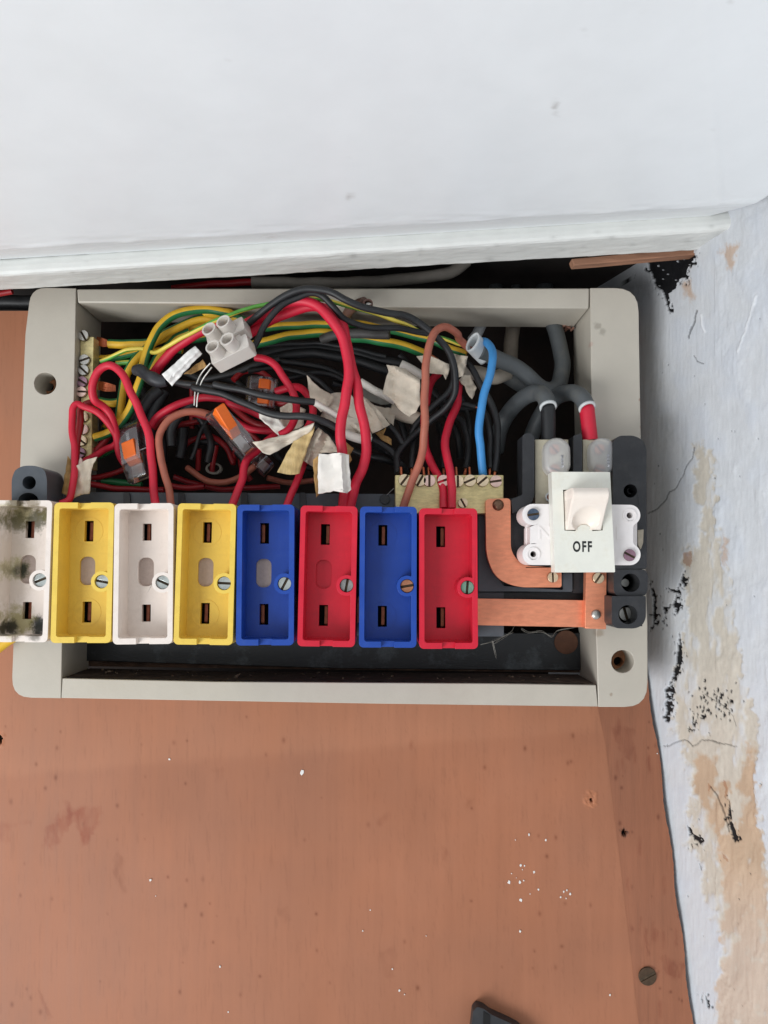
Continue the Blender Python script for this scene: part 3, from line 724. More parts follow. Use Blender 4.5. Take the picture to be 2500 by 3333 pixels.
# round brown knock-out in the lower plate
L = Loc(1842, 2090, .0272)
mb = MB(); v, f = prism([circ(0, 0, 38, 28)], .3, .7); mb.add(L.map(v), f); mb.build('knock_out', mat('brown_disc', (104, 70, 52), .8, var=.2, vscale=200), fr, .0002)
mb = MB(); fr_pts = [(205, 2208), (450, 2213.5), (700, 2218.6), (1150, 2221.6), (1600, 2224.6), (1938, 2229.6)]
for (xa_, ya_), (xb_, yb_) in zip(fr_pts[:-1], fr_pts[1:]):
    a, b = P(xa_, ya_, .0), P(xb_, yb_, .0); up_ = Vector((0, 0, .0003))
    mb.add([a + up_ + Vector((0, .0016, 0)), b + up_ + Vector((0, .0016, 0)), b + up_ + Vector((0, .0295, 0)), a + up_ + Vector((0, .0295, 0))], [(0, 1, 2, 3)])
mb.build('dust_layer', mat('dust_brown', (74, 60, 52), .95, var=.35, vscale=200, bump=.6, bscale=900, dirt=(140, 126, 112), dirt_amt=.5), fr)
# crumbs lying on the bottom rail
mb = MB()
for q in range(90):
    x = random.uniform(215, 1925); Yv = random.uniform(.004, .026)
    yy = np.interp(x, [203, 700, 1600, 1940], [2208, 2219, 2225, 2230]); base = P(x, yy, 0.0); r = random.uniform(.0003, .0011) * (2.3 if q < 5 else 1)
    c = Vector((base.x * 1.0, Yv, base.z + r * .5))
    vs = [c + Vector((random.uniform(-1, 1), random.uniform(-1, 1), random.uniform(-.6, .6))) * r for _ in range(5)]
    mb.add(vs, [(0, 1, 2), (0, 2, 3), (0, 3, 1), (1, 2, 4), (2, 3, 4), (3, 1, 4)])
o = mb.build('crumbs', mat('crumb', (150, 132, 114), .9, var=.4, vscale=900)); tag(o, 'crumbs and dust lying on the bottom rail of the box', 'debris', kind='stuff')

# ------------------------------------------------------------------ chassis with bus bars
ch = thing('fuse_chassis', 'black and slate bakelite chassis with copper bus bars carrying the fuse row', 'chassis', P(1100, 2060, -.006))
slab('base_rail', [rounded_poly([(118, 1601), (1300, 1608), (1640, 1620), (1640, 2072), (60, 2060), (80, 1601)], 6)], -.004, .008, M_grey, ch, .0006)
for x in (412, 590, 795, 985, 1120):
    slab('rail_rib', [rounded_poly([(x - 11, 1603), (x + 9, 1603), (x + 14, 1660), (x - 10, 1660)], 6)], -.0052, .0014, M_black, ch, .0004)
L = Loc(1253, 1625, -.004); mb = MB(); v, f = prism([circ(0, 0, 17, 20)], -.2, .8); mb.add(L.map(v), f); mb.build('rail_boss', M_black, ch, .0003, 35)
# left end pillar
lp = rounded_poly([(38, 1634), (38, 1560), (48, 1530), (72, 1517), (96, 1515), (122, 1517), (146, 1530), (153, 1560), (153, 1634), (128, 1634), (121, 1616), (108, 1606), (92, 1603), (76, 1606), (63, 1616), (56, 1634)], [0, 12, 14, 14, 14, 14, 14, 12, 0, 0, 6, 6, 6, 6, 6, 0])
pl = slab('end_pillar', [lp, circ(95, 1571, 22, 24)], -.022, .0165, M_grey, ch, .0005)
slab('pillar_hole_base', [[(50, 1530), (140, 1530), (140, 1630), (50, 1630)]], -.009, .001, M_hole, ch, 0)
slab('rail_lug', [rounded_poly([(150, 1600), (215, 1600), (215, 1645), (150, 1645)], 8)], -.0072, .003, M_grey, ch, .0005)
# right bay floor, walls and blocks
d = lambda *p: px('d', *p)
slab('bay_floor', [d((0, 800), (400, 760), (470, 740), (1180, 730), (1180, 1560), (130, 1545), (0, 1545))], -.002, .006, M_black, ch, .0004)
slab('bay_wall', [rounded_poly(d((475, 280), (500, 262), (545, 262), (568, 290), (568, 745), (545, 800), (400, 880), (390, 770), (475, 735)), 5)], -.016, .012, M_black, ch, .0005)
slab('bay_wall', [rounded_poly(d((868, 280), (930, 262), (937, 330), (937, 800), (868, 800)), 5)], -.016, .012, M_black, ch, .0005)
slab('bay_side', [rounded_poly(d((385, 880), (520, 820), (520, 1260), (420, 1260), (385, 1230)), 8)], -.012, .009, M_black, ch, .0005)
slab('bay_tray', [rounded_poly(d((135, 870), (200, 870), (200, 1250), (330, 1440), (790, 1470), (790, 1340), (860, 1340), (862, 1485), (195, 1480), (135, 1480)), 6)], -.0066, .005, M_grey, ch, .0004)
slab('bay_tray', [rounded_poly(d((130, 1490), (945, 1495), (950, 1340), (870, 1340), (865, 1490)), 4)], -.005, .004, M_black, ch, .0004)
rb = rounded_poly(d((1172, 330), (1215, 280), (1340, 278), (1410, 318), (1432, 380), (1436, 1290), (1425, 1310), (1172, 1310)), [10, 22, 22, 18, 18, 8, 6, 0])
slab('end_block', [rb, d(*circ(1308, 706, 52, 24))], -.0205, .018, M_black, ch, .0006)
slab('end_block', [rounded_poly(d((1180, 1312), (1420, 1312), (1446, 1350), (1440, 1480), (1420, 1516), (1200, 1516), (1180, 1480)), 10), d(*circ(1310, 1415, 72, 24))], -.021, .0185, M_black, ch, .0006)
slab('end_block', [rounded_poly(d((1165, 1518), (1428, 1518), (1428, 1690), (1400, 1745), (1345, 1768), (1200, 1766), (1165, 1735)), [4, 4, 18, 20, 20, 10, 10]), d(*circ(1290, 1660, 74, 24))], -.0225, .02, M_black, ch, .0006)
slab('block_hole_base', [d((1200, 620), (1400, 620), (1400, 1750), (1200, 1750))], -.007, .002, M_hole, ch, 0)
L = Loc(*d((1305, 706))[0], -.012)
mb = MB(); v, f = prism([circ(0, 0, 13, 16), circ(0, 0, 7, 12)], -3, 1); mb.add(L.map(v), f); mb.build('hole_sleeve', M_black, ch, .0002, 35)
L = Loc(*d((1272, 1655))[0], -.014); screw(ch, L, 0, 0, 22, 75, -2, M_steel, 2.2)
L = Loc(*d((1268, 1415))[0], -.011); mb = MB(); v, f = prism([circ(0, 0, 14, 14)], -2, 0); mb.add(L.map(v), f); mb.build('hole_pin', M_steel, ch, .0003)
o = slab('card_scrap', [d((1366, 1008), (1412, 1002), (1408, 1105), (1390, 1158), (1372, 1130), (1366, 1105))], -.0215, .001, mat('beige_card', (176, 166, 148), .85, var=.12, vscale=400), ch, .0002)
# copper L bar
cb = slab('copper_bar', [rounded_poly(d((192, 768), (384, 762), (386, 1180), (480, 1282), (776, 1296), (778, 1450), (430, 1450), (270, 1380), (196, 1210)), [14, 14, 60, 70, 6, 8, 60, 50, 70], 6)], -.0148, .0028, M_copper, ch, .0004)
L = Loc(*d((288, 815))[0], -.0148); dome(cb, L, 0, 0, 19, 0, mat('dark_rivet', (120, 92, 74), .35, .8, var=.2, vscale=500), 1.6)
L = Loc(*d((705, 1372))[0], -.0148); screw(cb, L, 0, 0, 17, 88, 0, M_screwb, 1.6)
# copper bus bar behind the fuse row, and the upright strap that feeds it
bb = slab('bus_bar', [d((-1800, 1500), (130, 1536), (965, 1550), (965, 1758), (130, 1742), (-1800, 1700))], -.0082, .003, M_copper, ch, .0003)
st = slab('copper_strap', [d((966, 1300), (1126, 1300), (1122, 1774), (958, 1768))], -.0122, .0039, M_copper, ch, .0003)
L = Loc(*d((1055, 1378))[0], -.0122); screw(st, L, 0, 0, 18, 125, 0, M_screwb, 1.6)
L = Loc(*d((1043, 1660))[0], -.0122); dome(st, L, 0, 0, 16.5, 0, M_steel, 1.2)
# brass plates under the incoming tails, their terminal screws and frosted caps
for q, (x0, x1, cap) in enumerate(((572, 832, (622, 829, 305, 610)), (940, 1172, (972, 1172, 305, 600)))):
    bp = slab('terminal_plate', [d((x0, 308), (x1, 308), (x1, 815), (x0, 815))], -.0135, .006, mat('pale_terminal_plate', (190, 182, 160), .45, .25, var=.08, vscale=200, dirt=(140, 126, 96), dirt_amt=.4), ch, .0004)
    L = Loc(*d(((cap[0] + cap[1]) / 2, 440))[0], -.0135)
    screw(bp, L, -4, -22, 17, 50, 0, M_screwc, 2.0, 'terminal_screw'); screw(bp, L, -4, 44, 17, 20, 0, M_screwc, 2.0, 'terminal_screw')
    mb = MB()
    x0c, x1c, y0, y1 = cap; cxm = (x0c + x1c) / 2; hw = (x1c - x0c) / 2
    # capsule-shaped cap: stacked rounded outlines
    prof = [(1.0, 0), (1.0, 3.4), (.96, 4.5), (.86, 5.3), (.68, 5.8), (.4, 6.0)]
    rings = []
    for sc, hh in prof:
        o2 = []
        for (x, y) in rrect(-hw * sc, -(y1 - y0) / 2 - 0 + hw * (1 - sc), hw * sc, (y1 - y0) / 2 - hw * (1 - sc), hw * sc * .98, 7): o2.append((x * .4219, y * .4219, hh))
        rings.append(o2)
    Lc = Loc(*d((cxm, (y0 + y1) / 2))[0], -.0142); n = len(rings[0]); vs = []; fs = []
    for r_ in rings: vs += [Lc(*p) for p in r_]
    for j in range(len(rings) - 1):
        for k in range(n): fs.append((j * n + k, j * n + (k + 1) % n, (j + 1) * n + (k + 1) % n, (j + 1) * n + k))
    fs.append(tuple((len(rings) - 1) * n + k for k in range(n)))
    mb.add(vs, fs); mb.build('terminal_cap', M_frost, bp, smooth=50)
    # faint raised lettering bars on the cap
    mb = MB()
    for k in range(4): v, f = prism([rrect(10, -6 + k * 11, 17, 2 + k * 11, 2)], 4.6, 6.0); mb.add(Lc.map(v), f)
    mb.build('cap_lettering', mat('cap_letter', (226, 226, 230), .5, var=.02), bp)
L = Loc(*d((690, 755))[0], -.0135); dome(ch, L, 0, 0, 14, 0, M_cuold, .6)
L = Loc(*d((690, 755))[0], -.0135); mb = MB(); v, f = prism([circ(0, 0, 17, 24), circ(0, 0, 12, 20)], 0, .9); mb.add(L.map(v), f); mb.build('terminal_eyelet', M_cut, ch, .0002, 35)

# neutral bar
nb = slab('neutral_bar', [px('c', (178, 1340), (912, 1340), (912, 1600), (178, 1600))], -.0125, .008, M_brass, ch, .0004)
Ln = Loc(*px('c', (545, 1380))[0], -.0125)
for i, (x, ang, mm) in enumerate(((240, -52, M_screwb), (345, -60, M_screwb), (408, 90, M_screwp), (503, -20, M_screwp), (600, 90, M_screwb), (682, -24, M_screwb), (768, -40, M_screwb), (858, -8, M_screwp))):
    screw(nb, Ln, (x - 545) * .4822, random.uniform(-2, 2), 19.5, ang, 0, mm, 1.8, 'terminal_screw')
screw(nb, Loc(*px('c', (635, 1530))[0], -.0125), 0, 0, 16, 62, 0, M_screwb, 1.5, 'fixing_screw')

# earth bar down the left side of the frame
eb = thing('earth_bar', 'narrow brass earth bar with slotted screws down the left side of the box', 'terminal bar', P(280, 1500, .005))
slab('bar', [px('a', (540, 405), (632, 405), (622, 860), (618, 1300), (545, 1300), (545, 860))], .005, .007, M_brass, eb, .0003)
Le = Loc(*px('a', (570, 800))[0], .005)
for x, y, ang, mm in ((560, 392, 60, M_steel), (572, 560, -20, M_steel), (567, 632, 42, M_steel), (560, 712, 30, M_screwpur), (557, 782, 2, M_screwp), (572, 955, 70, M_screwb), (575, 1040, 100, M_screwp), (566, 1118, 38, M_screwb), (559, 1200, 20, M_screwpur), (545, 1262, 110, M_screwp)):
    screw(eb, Le, (x - 570) * .4822, (y - 800) * .4822, 17.5, ang, 0, mm, 1.8)

# ------------------------------------------------------------------ fuse bases
def fuse_base(i, corners, colour, label, screwm, ang, hole, rings, seed):
    tl, tr, bl, br = corners
    cx = sum(p[0] for p in corners) / 4; cy = sum(p[1] for p in corners) / 4
    W = ((tr[0] - tl[0]) + (br[0] - bl[0])) / 4; H = ((bl[1] - tl[1]) + (br[1] - tr[1])) / 4
    YF = -.030
    T, B = (P((tl[0] + tr[0]) / 2, (tl[1] + tr[1]) / 2, YF)), (P((bl[0] + br[0]) / 2, (bl[1] + br[1]) / 2, YF))
    rot = math.degrees(math.atan2((B - T).x, -(B - T).z))
    L = Loc(cx, cy, YF, rot)
    t = thing('fuse_holder', label, 'fuse holder', L(0, H, -22), 'row of coloured fuse holders')
    m = HCOL[colour]
    if i == 0: m = m.copy(); m.name = 'scorched_white_holder'
    hw, hh = W, H; iw, ih = W - 17, H - 19; bx, by, br_ = 62, 30, 34
    mb = MB()
    # floor with the contact slots and the middle window
    slots = [[(-18 - 15, y - 35), (-18 + 15, y - 35), (-18 + 15, y + 35), (-18 - 15, y + 35)] for y in (-138, 134)]
    if i in (0, 2): slots = [[(x, (y - (-138 if y < 0 else 134)) * .82 + (-138 if y < 0 else 134)) for x, y in s] for s in slots]
    win = rrect(-46, -52, 6, 44, 22, 5)
    loops = [rrect(-hw + 5, -hh + 5, hw - 5, hh - 5, 10, 4)] + slots + ([win] if hole else [])
    v, f = prism(loops, -13.2, -11); mb.add(L.map(v), f)
    # lower wall ring, then the upper half-rings left and right of the notches
    def inner(sc=0):
        pts = rrect(-iw, -ih, iw, ih, 8, 4)
        out = []
        # rrect starts at the right side bottom corner; insert the screw boss on the right side
        arc = []
        dx = iw - bx; a0 = math.acos(max(-1, min(1, dx / br_)))
        for k in range(13):
            a = -a0 - (2 * math.pi - 2 * a0) * k / 12
            arc.append((bx + br_ * math.cos(a), by + br_ * math.sin(a)))
        return pts, arc
    pts, arc = inner()
    # right side runs from (iw, -ih) (last points) to (iw, ih) (first points); arc ordered top -> bottom
    top_arc = arc if arc[0][1] < arc[-1][1] else arc[::-1]
    loop_in = pts + top_arc
    outer = rrect(-hw, -hh, hw, hh, 15, 5)
    v, f = prism([outer, loop_in, circ(bx, by, 22.5, 22)], -22, -2.6); mb.add(L.map(v), f)
    ng = 21  # half width of the notch
    n_in = len(pts)
    # half rings
    def clip_half(sign):
        o = [p for p in outer if sign * p[0] > ng]; q = [p for p in pts if sign * p[0] > ng]
        if sign > 0:
            # outer runs bottom-right corner, ..., top-right corner comes last: reorder top -> bottom
            o = sorted(o, key=lambda p: math.atan2(p[0], -p[1])); q = sorted(q, key=lambda p: math.atan2(p[0], -p[1]))
            k = [j for j, p in enumerate(q) if p[1] > 0][0]; q = q[:k] + top_arc + q[k:]
        else:
            o = sorted(o, key=lambda p: -math.atan2(p[0], -p[1])); q = sorted(q, key=lambda p: -math.atan2(p[0], -p[1]))
        return [(sign * ng, -hh)] + o + [(sign * ng, hh), (sign * ng, ih)] + q[::-1] + [(sign * ng, -ih)]
    for sg in (1, -1):
        v, f = prism([clip_half(sg)] + ([circ(bx, by, 22.5, 23)] if sg > 0 else []), -2.6, 0); mb.add(L.map(v), f)
    body = mb.build('housing', m, t, bevel=.00035, smooth=35)
    # back cover that closes the hollow behind the floor
    mb = MB(); v, f = prism([rrect(-hw + 6, -hh + 6, hw - 6, hh - 6, 8, 3)], -21.5, -19); mb.add(L.map(v), f); mb.build('back_cover', M_hole, t)
    for (y, s) in ((-138, 1), (134, 1)):
        mb = MB(); xo = -18 + (-2 if i in (0, 1, 2, 3) else (2 if i == 6 else -8 if i < 5 else 7))
        v, f = prism([[(xo - 6, y - 34), (xo + 6, y - 34), (xo + 6, y + 34), (xo - 6, y + 34)]], -19, -14.2); mb.add(L.map(v), f)
        mb.build('contact', M_cuold, t, .0005)
    if hole:
        mb = MB(); v, f = prism([rrect(-50, -56, 10, 48, 24, 5)], -14.0, -12.2 if hole == 1 else -12.6); mb.add(L.map(v), f)
        wb = mb.build('window_backing', M_paper if hole == 1 else m, t)
        if i == 0:
            mp_ = M_paper.copy(); mp_.name = 'sooty_paper'; wb.data.materials[0] = mp_
            add_spots(mp_, wb, [(L(-46, -2, -12.4), .0044, (110, 108, 62), .7), (L(-44, 0, -12.4), .0034, (50, 52, 38), .95)])
    if rings:
        for y in (-138, 134):
            mb = MB(); v, f = prism([circ(-18, y, 47.5, 40), circ(-18, y, 46.3, 40)], -11.05, -10.86); mb.add(L.map(v), f)
            mb.build('moulding_ring', m, t)
    screw(t, L, bx, by, 21.5, ang, -2.6, screwm, 1.8)
    return t, body, L, m
holders = [
    (((-19, 1626), (171, 1630), (-36, 2085), (154, 2090)), 'white', 'scorched white fuse holder cut off by the left edge of the picture', M_screwz, -22, 1, False),
    (((179, 1634), (370, 1637), (163, 2088), (362, 2092)), 'yellow', 'yellow fuse holder between the scorched white one and the clean white one', M_screwz, 12, 1, True),
    (((374, 1636), (564, 1640), (366, 2093), (562, 2095)), 'white', 'clean white fuse holder between the two yellow ones', M_screwz, 25, 1, False),
    (((579, 1637), (769, 1641), (565, 2094), (757, 2098)), 'yellow', 'yellow fuse holder between the clean white one and a blue one', M_screwz, 2, 1, True),
    (((773, 1642), (958, 1643), (768, 2097), (956, 2099)), 'blue', 'blue fuse holder with an oval paper window beside the yellow one', M_screwz, 118, 1, False),
    (((979, 1645), (1164, 1648), (968, 2101), (1155, 2103)), 'red', 'red fuse holder with an oval hollow between the two blue ones', mat('dull_zinc_screw', (150, 150, 148), .5, .7, var=.25, vscale=600, dirt=(90, 80, 70), dirt_amt=.4), 100, 2, False),
    (((1173, 1648), (1356, 1650), (1168, 2104), (1356, 2106)), 'blue', 'blue fuse holder without a middle window between the two red ones', M_screwc, -10, 0, True),
    (((1365, 1653), (1553, 1656), (1365, 2109), (1556, 2109)), 'red', 'red fuse holder at the right end of the row beside the copper bars', M_screwg, 95, 0, False)]
for i, (c4, colr, lab, sm, ang, hole, rings) in enumerate(holders):
    t, body, L, m = fuse_base(i, c4, colr, lab, sm, ang, hole, rings, i)
    if i == 0:
        body.data.materials[0] = m
        add_spots(m, body, [(L(-40, -192, -11), .0065, (158, 146, 70), .7), (L(5, -172, -11), .0056, (78, 76, 50), .85), (L(40, -190, -11), .004, (96, 92, 40), .8), (L(20, -225, 0), .005, (110, 92, 56), .7), (L(-60, -165, -11), .005, (96, 90, 52), .8), (L(50, -150, -11), .0024, (50, 50, 44), .8), (L(-54, -6, -11), .0056, (160, 156, 80), .8), (L(-52, 0, -11), .0038, (54, 56, 40), .95),
                            (L(20, 175, -11), .0036, (28, 30, 28), .95), (L(-40, 170, -11), .0075, (150, 138, 60), .75), (L(30, 190, -11), .0042, (40, 42, 34), .95), (L(-70, 190, -11), .004, (40, 38, 30), .9), (L(-60, -60, -11), .010, (206, 188, 164), .4), (L(50, 205, -1), .003, (60, 55, 40), .7), (L(-30, -215, -1), .004, (90, 76, 50), .8), (L(-70, 60, -11), .008, (204, 188, 168), .35)])

# ------------------------------------------------------------------ main switch
sw = thing('main_switch', 'white main isolator switch with an OFF plate at the right end of the box', 'switch', P(2035, 2000, -.012))
def lobes():
    out = []
    def arc(cx, cy, r, a0, a1, n=10):
        for k in range(n + 1):
            a = R(a0 + (a1 - a0) * k / n); out.append((cx + r * math.cos(a), cy + r * math.sin(a)))
    arc(555, 888, 82, 270, 55, 14)      # top left lobe: from straight up round the left to lower right
    out.extend([(535, 985), (535, 1115)])
    arc(560, 1194, 84, -70, -270, 14)
    arc(1305, 1197, 82, 90, -60, 14); out.extend([(1330, 1110), (1330, 985)])
    arc(1305, 893, 80, 65, -90, 14)
    return out
holes_d = [circ(560, 1194, 24, 16), circ(1303, 895, 24, 16)]
body = slab('switch_body', [d(*lobes())] + [d(*h) for h in holes_d], -.030, .013, M_swhite, sw, .0006)
slab('hole_floor', [d((500, 850), (1360, 850), (1360, 1250), (500, 1250))], -.0225, .002, M_swhite, sw, 0)
for cx, cy in ((560, 1194), (1303, 895)):
    L = Loc(*d((cx, cy))[0], -.0301)
    mb = MB(); v, f = prism([circ(0, 0, 23, 24), circ(0, 0, 18, 24)], -.1, .25); mb.add(L.map(v), f); mb.build('hole_rim', M_swhite, sw, .0002, 35)
    L2 = Loc(*d((cx - 8, cy))[0], -.0228); mb = MB(); v, f = prism([circ(0, 0, 9, 16)], 0, .35); mb.add(L2.map(v), f); mb.build('screw_hole', M_hole, sw)
for cx, cy, ang, mm in ((558, 888, -8, M_screwblue), (1300, 1202, 28, M_screwpur)):
    L = Loc(*d((cx, cy))[0], -.0302)
    screw(sw, L, 0, 0, 19.5, ang, -.1, mm, 1.0)
# raised N and L
def text(name, s, L, x, y, size, m, parent, depth=.15, w=.05, narrow=1.0):
    cu = bpy.data.curves.new(name, 'FONT'); cu.body = s; cu.size = size; cu.align_x = 'CENTER'; cu.align_y = 'CENTER'; cu.extrude = 0; cu.offset = (.032 if s == 'OFF' else 0) * size; cu.space_character = 1.25 if s == 'OFF' else 1
    cu.resolution_u = 4
    tmp = bpy.data.objects.new(name, cu); scn.collection.objects.link(tmp)
    dg = bpy.context.evaluated_depsgraph_get(); me = tmp.evaluated_get(dg).to_mesh()
    bm = bmesh.new(); bm.from_mesh(me); r = bmesh.ops.extrude_face_region(bm, geom=bm.faces[:])
    for v in r['geom']:
        if isinstance(v, bmesh.types.BMVert): v.co.z += 1
    vs = [L(x + v.co.x * narrow, y - v.co.y, w + depth * v.co.z) for v in bm.verts]
    bm.verts.index_update(); fs = [tuple(v.index for v in f.verts) for f in bm.faces]; bm.free()
    tmp.to_mesh_clear(); scn.collection.objects.unlink(tmp); bpy.data.objects.remove(tmp); bpy.data.curves.remove(cu)
    mb = MB(); mb.add(vs, fs); return mb.build(name, m, parent)
Lw = Loc(*d((648, 1035))[0], -.030)
text('raised_letter', 'N', Lw, 0, 0, 62, M_swhite, sw, .3, -.05)
text('raised_letter', 'L', Lw, (1225 - 648) * .4219, 0, 62, M_swhite, sw, .3, -.05)
# the plate with its lever opening, then the lever
Lp = Loc(*d((945, 945))[0], -.0365)
plo = [(-240, -390), (215, -388), (238, 388), (-226, 390)]
k4 = .4219
opn = [(-152, -250), (150, -250), (150, 65), (70, 70), (50, 38), (20, 22), (-20, 24), (-45, 45), (-62, 70), (-146, 66)]
plate = MB(); v, f = prism([rounded_poly([(x * k4, y * k4) for x, y in plo], 3, 3), [(x * k4, y * k4) for x, y in opn]], -6.3, 0); plate.add(Lp.map(v), f)
pl = plate.build('switch_plate', M_splate, sw, .0003, 35)
mb = MB(); v, f = prism([[(-160 * k4, -256 * k4), (160 * k4, -256 * k4), (160 * k4, 74 * k4), (-160 * k4, 74 * k4)]], -8, -5.5); mb.add(Lp.map(v), f); mb.build('opening_floor', mat('opening_brown', (120, 86, 60), .8, var=.2), sw)
# lever: a wedge that rises towards the top, with a scooped thumb face
nu, nv = 26, 34; vs = []; fs = []
for j in range(nv + 1):
    t = j / nv                                   # 0 top edge of the bar ... 1 bottom
    for i in range(nu + 1):
        s = i / nu * 2 - 1
        if t < .30: hgt = 10.6 + 1.4 * math.sin(math.pi * t / .30); y = -242 + t / .30 * 92
        else:
            q = (t - .30) / .70; hgt = 10.6 - 9.6 * q ** .9; y = -150 + q * 212
        hx = 140 - 4 * t
        x = s * hx
        # scoop
        e = (x / 104) ** 2 + ((y + 12) / 92) ** 2
        if e < 1 and y > -140: hgt -= 3.6 * (1 - e) ** .7 * min(1, (y + 140) / 30)
        edge = 1 - abs(s)
        if edge < .06: hgt -= .7 * (1 - edge / .06) ** 2
        vs.append(Lp(x * k4, y * k4, max(hgt, -.6)))
nf = len(vs)
for j in range(nv):
    for i in range(nu):
        a = j * (nu + 1) + i; fs.append((a, a + 1, a + nu + 2, a + nu + 1))
# skirt down to the plate
edge = [i for i in range(nu + 1)] + [j * (nu + 1) + nu for j in range(1, nv + 1)] + [nv * (nu + 1) + i for i in range(nu - 1, -1, -1)] + [j * (nu + 1) for j in range(nv - 1, 0, -1)]
for e in edge:
    j, i = divmod(e, nu + 1); t = j / nv; s = i / nu * 2 - 1
    y = -236 + t * 296 if j else -236
    vs.append(Lp(s * 142 * k4, y * k4, -4.5))
for k in range(len(edge)):
    a, b = edge[k], edge[(k + 1) % len(edge)]; fs.append((b, a, nf + k, nf + (k + 1) % len(edge)))
mb = MB(); mb.add(vs, fs); mb.build('lever', M_slever, sw, smooth=42)
text('lettering', 'OFF', Lp, (934 - 945) * k4, (1140 - 945) * k4, 47, M_ink, pl, .06, .01, .66)

# ------------------------------------------------------------------ wires: name, label, pixel path, depth in mm, radius in pixels, material(s)
KIND = {'red': M_red, 'redold': M_redold, 'black': M_blackins, 'brown': M_brown, 'blue': M_blue, 'earth': (M_yel, M_grn), 'thin_earth': (M_lyel, M_lgrn), 'sheath': M_sheath, 'light': M_sheathl, 'green': M_grn}
def wire(name, label, path, Y, r, kind, cat='wire', group=None, twist=0, stripe=.42, phase=0.0, flat=None, sides=14, ends=None):
    pts = spline(wpts(path, Y)); n_ = len(pts); p1, p2, p3 = (random.uniform(0, 6.28) for _ in range(3)); dd = 0
    for i_ in range(1, n_):
        dd += (pts[i_] - pts[i_ - 1]).length; e_ = min(1, i_ / 6, (n_ - 1 - i_) / 6)
        pts[i_] = pts[i_] + Vector((math.sin(dd * 420 + p1), math.sin(dd * 310 + p2), math.sin(dd * 370 + p3))) * .00013 * e_ + Vector((math.sin(dd * 700 + p2), 0, math.sin(dd * 560 + p1))) * .00003 * e_
    rad = r * spx(np.mean(Y) * .001) if not isinstance(r, list) else [q * spx(np.mean(Y) * .001) for q in r]
    mb = MB(); mats = KIND[kind] if isinstance(kind, str) else kind
    st = None
    if isinstance(mats, tuple): st = stripe; mats = list(mats)
    tube(mb, pts, rad, sides, st, True, twist, flat, phase=phase)
    if ends:                                     # bare copper tip
        a, b = (pts[0], pts[2]) if ends == 'start' else (pts[-1], pts[-3])
        dr = (a - b).normalized()
        root = thing(name, label, cat, a, group)
        mb.build('insulation', mats, root, smooth=50)
        m2 = MB(); tube(m2, [a - dr * .001, a + dr * .0035], rad * .5, 8); m2.build('copper_core', M_cuwire, root, smooth=50)
        return root
    o = mb.build(name, mats, smooth=50)
    return tag(o, label, cat, group)
A = lambda *p: px('a', *p)
Bc = lambda *p: px('b', *p)
Cc = lambda *p: px('c', *p)
z1 = lambda *p: px('1', *p)
z2 = lambda *p: px('2', *p)
z3 = lambda *p: px('3', *p)
z4 = lambda *p: px('4', *p)
z5 = lambda *p: px('5', *p)
z7 = lambda *p: px('7', *p)

# red
wire('red_wire', 'red wire from the left yellow fuse holder up into a narrow loop', [(196, 1640)] + z2((20, 1560), (80, 1300), (100, 1050), (90, 850), (66, 650), (60, 450), (66, 330), (120, 268), (220, 300), (380, 370), (520, 500), (620, 630), (672, 740), (620, 835), (500, 890), (380, 960), (230, 1040)), [-16, -14, -9, -6, -6, -4, -2, 2, 5, 5], 11, 'red')
wire('red_wire', 'darker red wire crossing behind the narrow loop beside the earth bar', z2((100, 1080), (125, 850), (150, 650), (172, 450), (190, 330), (290, 255), (430, 280), (540, 400), (590, 520), (565, 680), (480, 800), (350, 930), (240, 1020)), [-4, -2, 0, 4, 8, 8], 11, 'redold')
wire('red_wire', 'red wire making a tall loop from the clean white fuse holder to the clear connector', [(508, 1650)] + A((1045, 1500), (1025, 1250), (1000, 1050), (950, 930), (880, 770), (820, 655), (745, 598), (665, 640), (625, 730), (638, 830)) + z2((480, 310), (590, 430), (640, 600), (668, 760), (700, 930), (790, 1090), (940, 1220)), [-16, -13, -12, -12, -10, -8, -2, 0, 2, 6], 13, 'red')
wire('red_wire', 'dull red wire running low behind the brown tape at the left', z2((300, 1265), (450, 1255), (600, 1215), (780, 1140), (900, 1100)), 14, 9, 'redold')
wire('red_wire', 'dull red wire lying along the top of the slate rail at the left', z2((300, 1350), (500, 1385), (700, 1415), (1000, 1425), (1300, 1430)), 11, 10, 'redold')
wire('red_wire', 'thick red wire rising from the black taped knot to the connector block', z1((1100, 1180), (1180, 1080), (1260, 970)) + A((1200, 470), (1300, 405), (1400, 350), (1500, 310)), [4, 0, -6, -10], 16, 'red')
wire('red_wire', 'left red wire of the high arch, running under the big white flag', Bc((400, 330), (520, 262), (640, 195), (760, 165), (880, 190), (980, 275), (1055, 390), (1098, 520), (1110, 660), (1090, 820), (1062, 960), (1055, 1100), (1070, 1230), (1085, 1400), (1072, 1560)), [-10, -16, -20, -22, -22, -22, -20, -18, -16], 17, 'red')
wire('red_wire', 'right red wire of the high arch, bowing outward', Bc((440, 385), (540, 320), (680, 255), (840, 205), (980, 230), (1070, 330), (1095, 450), (1125, 590), (1165, 740), (1185, 880), (1215, 1010), (1230, 1140), (1205, 1290), (1150, 1420), (1118, 1560)), [-8, -12, -15, -18, -19, -19, -18, -17, -16], 16.5, 'red')
wire('red_wire', 'red wire curling from the connector block down to the white taped end', z4((-60, 45), (40, 62), (150, 130), (230, 240), (305, 350), (360, 480), (382, 600), (350, 740), (290, 830), (205, 880)), [-6, -8, -9, -8, -10, -12], 12.5, 'red')
wire('red_wire', 'red wire hooking out of the two-lever connector to the browned tape', z4((160, 410), (250, 385), (370, 365), (450, 390), (525, 480), (558, 600), (540, 740), (470, 840), (370, 915)), [4, 2, -2, -5, -8, -9], 12.5, 'red')
